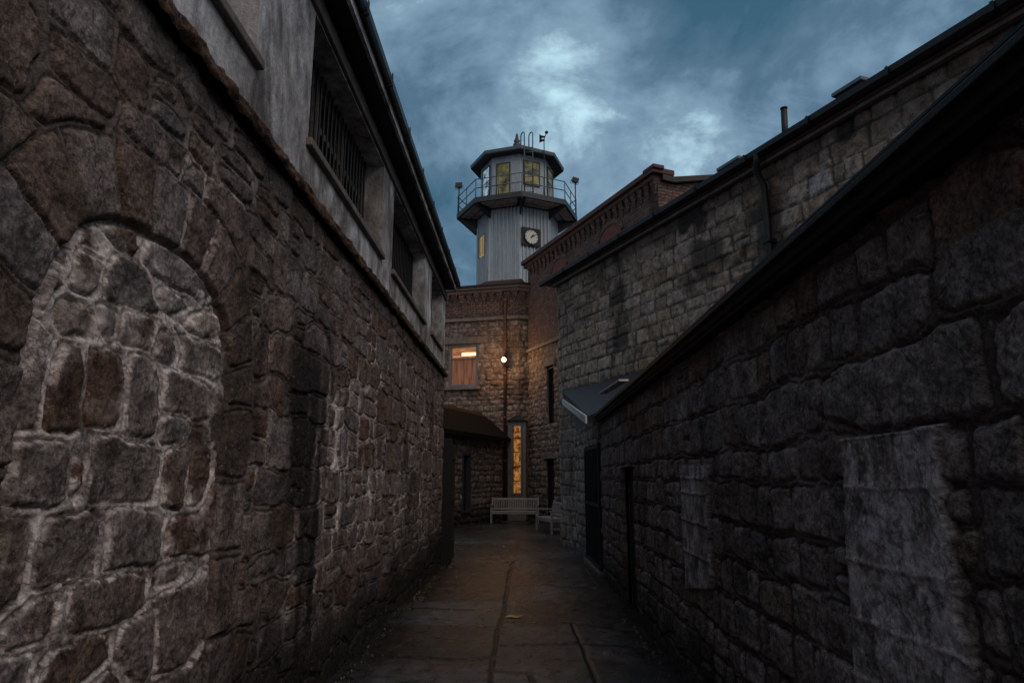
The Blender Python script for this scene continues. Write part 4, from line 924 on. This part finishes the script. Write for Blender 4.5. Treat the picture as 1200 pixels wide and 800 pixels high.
mb.build('ladder', M['rail'], tw)
# lit louvre on the left facet of the shaft
Tn, ln = TFace(-2, RS); mb = MB(Tn); za_ = 12.95; zb_ = 13.95
z1l = tpt(565, 276, 35).z; z0l = tpt(565, 299, 35).z
mb.box(.25 * ln, .68 * ln, .036, .05, z0l, z1l); lo2 = mb.build('louvre_window', M['lit_yellow'], shf, label='small louvred window glowing yellow')
mb = MB(Tn); z = z0l + .05
while z < z1l: mb.box(.25 * ln, .68 * ln, .052, .075, z, z + .035); z += .095
mb.box(.25 * ln - .06, .25 * ln, .036, .09, z0l - .05, z1l + .05); mb.box(.68 * ln, .68 * ln + .06, .036, .09, z0l - .05, z1l + .05); mb.build('slats', M['steel_dark'], lo2)
# clock on the right-front facet
Tn, ln = TFace(0, RS)
cz = tpt(622.5, 278, 34.6).z; ca = None
best = min(np.linspace(0, ln, 60), key=lambda a_: abs(((Tn(a_, .1, cz).x) / (Tn(a_, .1, cz).y)) - (raydir(622.5, 278).x / raydir(622.5, 278).y))); ca = float(best); cz = 1.6 + raydir(622.5, 278).z / raydir(622.5, 278).y * Tn(ca, .1, 0).y
ck = thing('tower_clock', tuple(Tn(ca, .05, cz)), 'round white faced clock in a black square panel on the guard tower shaft', 'clock')
mb = MB(Tn); mb.box(ca - .53, ca + .53, .037, .14, cz - .50, cz + .50); cb_ = mb.build('backboard', M['black_metal'], ck, .01)
seg = 40; mb = MB(Tn); mb.prism([(ca + .385 * math.cos(i * 2 * math.pi / seg), cz + .385 * math.sin(i * 2 * math.pi / seg)) for i in range(seg)], .141, .165, 1); fc = mb.build('face', M['face'], ck)
mb = MB(Tn); ra_ = [(ca + .43 * math.cos(i * 2 * math.pi / seg), cz + .43 * math.sin(i * 2 * math.pi / seg)) for i in range(seg)]; rb_ = [(ca + .385 * math.cos(i * 2 * math.pi / seg), cz + .385 * math.sin(i * 2 * math.pi / seg)) for i in range(seg)]
for i in range(seg): mb.prism([ra_[i], ra_[(i + 1) % seg], rb_[(i + 1) % seg], rb_[i]], .142, .20, 1)
mb.build('rim', M['black_metal'], ck)
for i in range(12):
    mb = MB(Tn); an = i * math.pi / 6; r0, r1, w2 = (.30, .365, .012 if i % 3 else .02); dx, dz = math.sin(an), math.cos(an)
    mb.prism([(ca + dx * r0 - dz * w2, cz + dz * r0 + dx * w2), (ca + dx * r1 - dz * w2, cz + dz * r1 + dx * w2), (ca + dx * r1 + dz * w2, cz + dz * r1 - dx * w2), (ca + dx * r0 + dz * w2, cz + dz * r0 - dx * w2)], .166, .170, 1)
    mb.build('hour_mark', M['black_metal'], fc)
def hand(an, ln_, w2, d0, sgn):
    dx, dz = math.sin(an) * sgn, math.cos(an); mb = MB(Tn); r0 = -.07
    mb.prism([(ca + dx * r0 - dz * w2, cz + dz * r0 + dx * w2), (ca + dx * ln_ - dz * w2 * .4, cz + dz * ln_ + dx * w2 * .4), (ca + dx * ln_ + dz * w2 * .4, cz + dz * ln_ - dx * w2 * .4), (ca + dx * r0 + dz * w2, cz + dz * r0 - dx * w2)], d0, d0 + .012, 1)
    mb.build('hand', M['black_metal'], ck)
hand(R(38), .22, .035, .174, 1); hand(R(62), .32, .026, .19, 1)
# floodlights on posts at the two sides of the balcony
def flood(u, v, k, lab, tilt):
    p = oc(k, RD + .02, 0); zt = 1.6 + raydir(u, v).z / raydir(u, v).y * p.y; 
    xx = raydir(u, v).x / raydir(u, v).y * p.y
    fl = thing('floodlight', (xx, p.y, zt), lab, 'floodlight', 'floodlights on the tower balcony')
    mb = MB(); mb.tube([(xx, p.y, 15.75), (xx, p.y, zt - .1)], .035, 8); mb.build('post', M['steel_dark'], fl)
    mb = MB(); ca_, sa_ = math.cos(tilt), math.sin(tilt)
    def Q(x, y, z): return (xx + x * ca_ - z * sa_, p.y + y, zt + x * sa_ + z * ca_)
    mb.T = lambda x, y, z: Vector(Q(x, y, z))
    mb.add([(-.20, -.16, -.15), (.20, -.16, -.15), (.20, -.16, .15), (-.20, -.16, .15), (-.12, .16, -.09), (.12, .16, -.09), (.12, .16, .09), (-.12, .16, .09)], [(0, 1, 2, 3), (7, 6, 5, 4), (0, 1, 5, 4), (1, 2, 6, 5), (2, 3, 7, 6), (3, 0, 4, 7)]); mb.build('housing', M['black_metal'], fl, .02)
    mb = MB(); mb.T = lambda x, y, z: Vector(Q(x, y, z)); mb.box(-.18, .18, -.175, -.162, -.13, .13); mb.build('lens', M['glass_dark'], fl)
    mb = MB(); mb.T = lambda x, y, z: Vector(Q(x, y, z)); mb.tube([(-.22, 0, .02), (-.22, 0, -.2), (.22, 0, -.2), (.22, 0, .02)], .018, 6); mb.build('yoke', M['steel_dark'], fl)
flood(538, 218, -2, 'black box floodlight on a post at the left side of the tower balcony', .05)
flood(674, 212, 2, 'black box floodlight on a post at the right side of the tower balcony', -.35)
# wind instrument and horn speakers on the pole right of the ladder
ps = tpt(638, 212, 33.9)
sp = thing('horn_speaker_pole', (ps.x, 33.9, 16.0), 'thin pole with dark horn speakers and a small wind cup above the tower roof', 'speaker')
mb = MB(); mb.tube([(ps.x, 33.9, 16.0), (ps.x, 33.9, tpt(638, 163, 33.9).z), (tpt(640, 158, 33.9).x, 33.9, tpt(640, 157, 33.9).z)], .026, 7); mb.build('pole', M['steel_dark'], sp)
hp = tpt(635.3, 163, 33.9); 
for dz_ in (-.10, .10):
    mb = MB(lambda a_, b2, c2, dz_=dz_: Vector((hp.x + c2 - .08, 33.85 + b2, hp.z + dz_ + a_))); mb.lathe((0, 0, 0), [(.05, .22), (.06, .1), (.10, 0), (.15, -.06), (.14, -.07)], 12); mb.build('horn', M['black_metal'], sp)
hp2 = tpt(640.5, 155.5, 33.9); mb = MB(); mb.lathe((hp2.x, 33.9, hp2.z - .07), [(.03, 0), (.09, .04), (.09, .12), (.02, .18)], 10); mb.build('wind_cup', M['black_metal'], sp)

# ------------------------------------------------------------------ benches
def make_bench(label, loc, rz):
    bn = thing('garden_bench', loc, label, 'bench', 'slatted wooden benches in the courtyard', rz); ORG[bn.name] = Vector((0, 0, 0)); Wd = 1.72; h = Wd / 2
    mb = MB()
    for k in range(6): y = -.26 + k * .088; mb.box(-h + .04, h - .04, y, y + .07, .405, .43)
    mb.build('seat', M['bench'], bn, .004)
    mb = MB(); mb.box(-h + .06, h - .06, -.255, -.225, .33, .404); mb.box(-h + .06, h - .06, .19, .22, .33, .404); mb.build('apron', M['bench'], bn, .004)
    def lean(x, y, z): return Vector((x, y + max(0, z - .4) * .22, z))
    mb = MB(lean); mb.box(-h + .055, h - .055, .205, .24, .80, .875); mb.box(-h + .055, h - .055, .208, .237, .47, .52); br = mb.build('backrest', M['bench'], bn, .004)
    mb = MB(lean); n_ = 19
    for k in range(n_): x = -h + .11 + k * (Wd - .22) / (n_ - 1); mb.box(x - .019, x + .019, .214, .231, .521, .799)
    mb.build('back_slats', M['bench'], br)
    for s_ in (-1, 1):
        x0 = s_ * (h - .03)
        mb = MB(); mb.box(x0 - .03, x0 + .03, -.27, -.21, 0, .62); mb.build('leg', M['bench'], bn, .005)
        mb = MB(lean); mb.box(x0 - .03, x0 + .03, .20, .25, 0, .39); mb.box(x0 - .03, x0 + .03, .20, .25, .391, .90); mb.build('leg', M['bench'], bn, .005)
        mb = MB(); mb.box(x0 - .035, x0 + .035, -.31, .26, .622, .655); mb.build('armrest', M['bench'], bn, .008)
        mb = MB(); mb.box(x0 - .018, x0 + .018, -.21, .20, .12, .17); mb.box(x0 - .02, x0 + .02, -.21, .20, .33, .40); mb.build('side_rail', M['bench'], bn, .004)
    return bn
make_bench('grey slatted wooden bench under the tall amber slit window, facing the passage', (-.36, 25.25, .02), R(-3))
make_bench('grey slatted wooden bench side-on against the rounded ashlar corner', (.80, 21.1, .02), R(-76))

# ------------------------------------------------------------------ small things on the ground
gp = ground(602, 724)
mb = MB(); lf = thing('fallen_leaf', (gp.x, gp.y, .0), 'small dry tan leaf lying on the centre joint of the flagstones', 'leaf')
pts = [(-.11, -.01, .012), (-.05, .035, .03), (.03, .04, .02), (.11, .0, .035), (.04, -.035, .018), (-.04, -.04, .028)]
mb.T = lambda x, y, z: Vector((gp.x + x, gp.y + y * 1.5, z)); mb.add(pts + [(0, 0, .012)] + [(p[0], p[1], p[2] - .003) for p in pts] + [(0, 0, .009)], [(i, (i + 1) % 6, 6) for i in range(6)] + [(7 + (i + 1) % 6, 7 + i, 13) for i in range(6)] + [(i, 7 + i, 7 + (i + 1) % 6, (i + 1) % 6) for i in range(6)]); mb.build('blade', M['leaf'], lf)
mb = MB(); rnd = random.Random(4)
for _ in range(350):
    y = rnd.uniform(3, 12.5); x = XL + .03 + abs(rnd.gauss(0, .09)); hgt = rnd.uniform(.015, .06); a = rnd.uniform(0, 6.3); dx, dy = math.cos(a), math.sin(a); w_ = rnd.uniform(.006, .018); b = rnd.uniform(-.03, .03)
    mb.add([(x - dx * w_, y - dy * w_, -.01), (x + dx * w_, y + dy * w_, -.01), (x + b + dy * .02, y + b, hgt)], [(0, 1, 2)])
tag(mb.build('weeds', M['moss']), 'scraps of moss and weeds along the foot of the left rubble wall', 'weeds', kind='stuff')

mb = MB(); rnd = random.Random(9)
for i in range(700):
    left = rnd.random() < .6; y = 1.8 + 12 * rnd.random() ** 1.5
    x = XL + .05 + abs(rnd.gauss(0, .10)) if left else (XR - .05 - abs(rnd.gauss(0, .08)) if y < 11 else 1.1)
    r0 = rnd.uniform(.004, .016); vs_ = []
    for (dx, dy, dz) in ((1, 0, 0), (0, 1, 0), (-1, 0, 0), (0, -1, 0), (.2, .1, .8)):
        vs_.append((x + dx * r0 * rnd.uniform(.6, 1.3), y + dy * r0 * rnd.uniform(.6, 1.3), max(0, dz) * r0 + (.006 if dz else -.006)))
    mb.add(vs_, [(0, 1, 4), (1, 2, 4), (2, 3, 4), (3, 0, 4), (3, 2, 1, 0)])
tag(mb.build('grit', M['concrete']), 'loose grit and stone chips gathered along both wall feet', 'grit', kind='stuff')
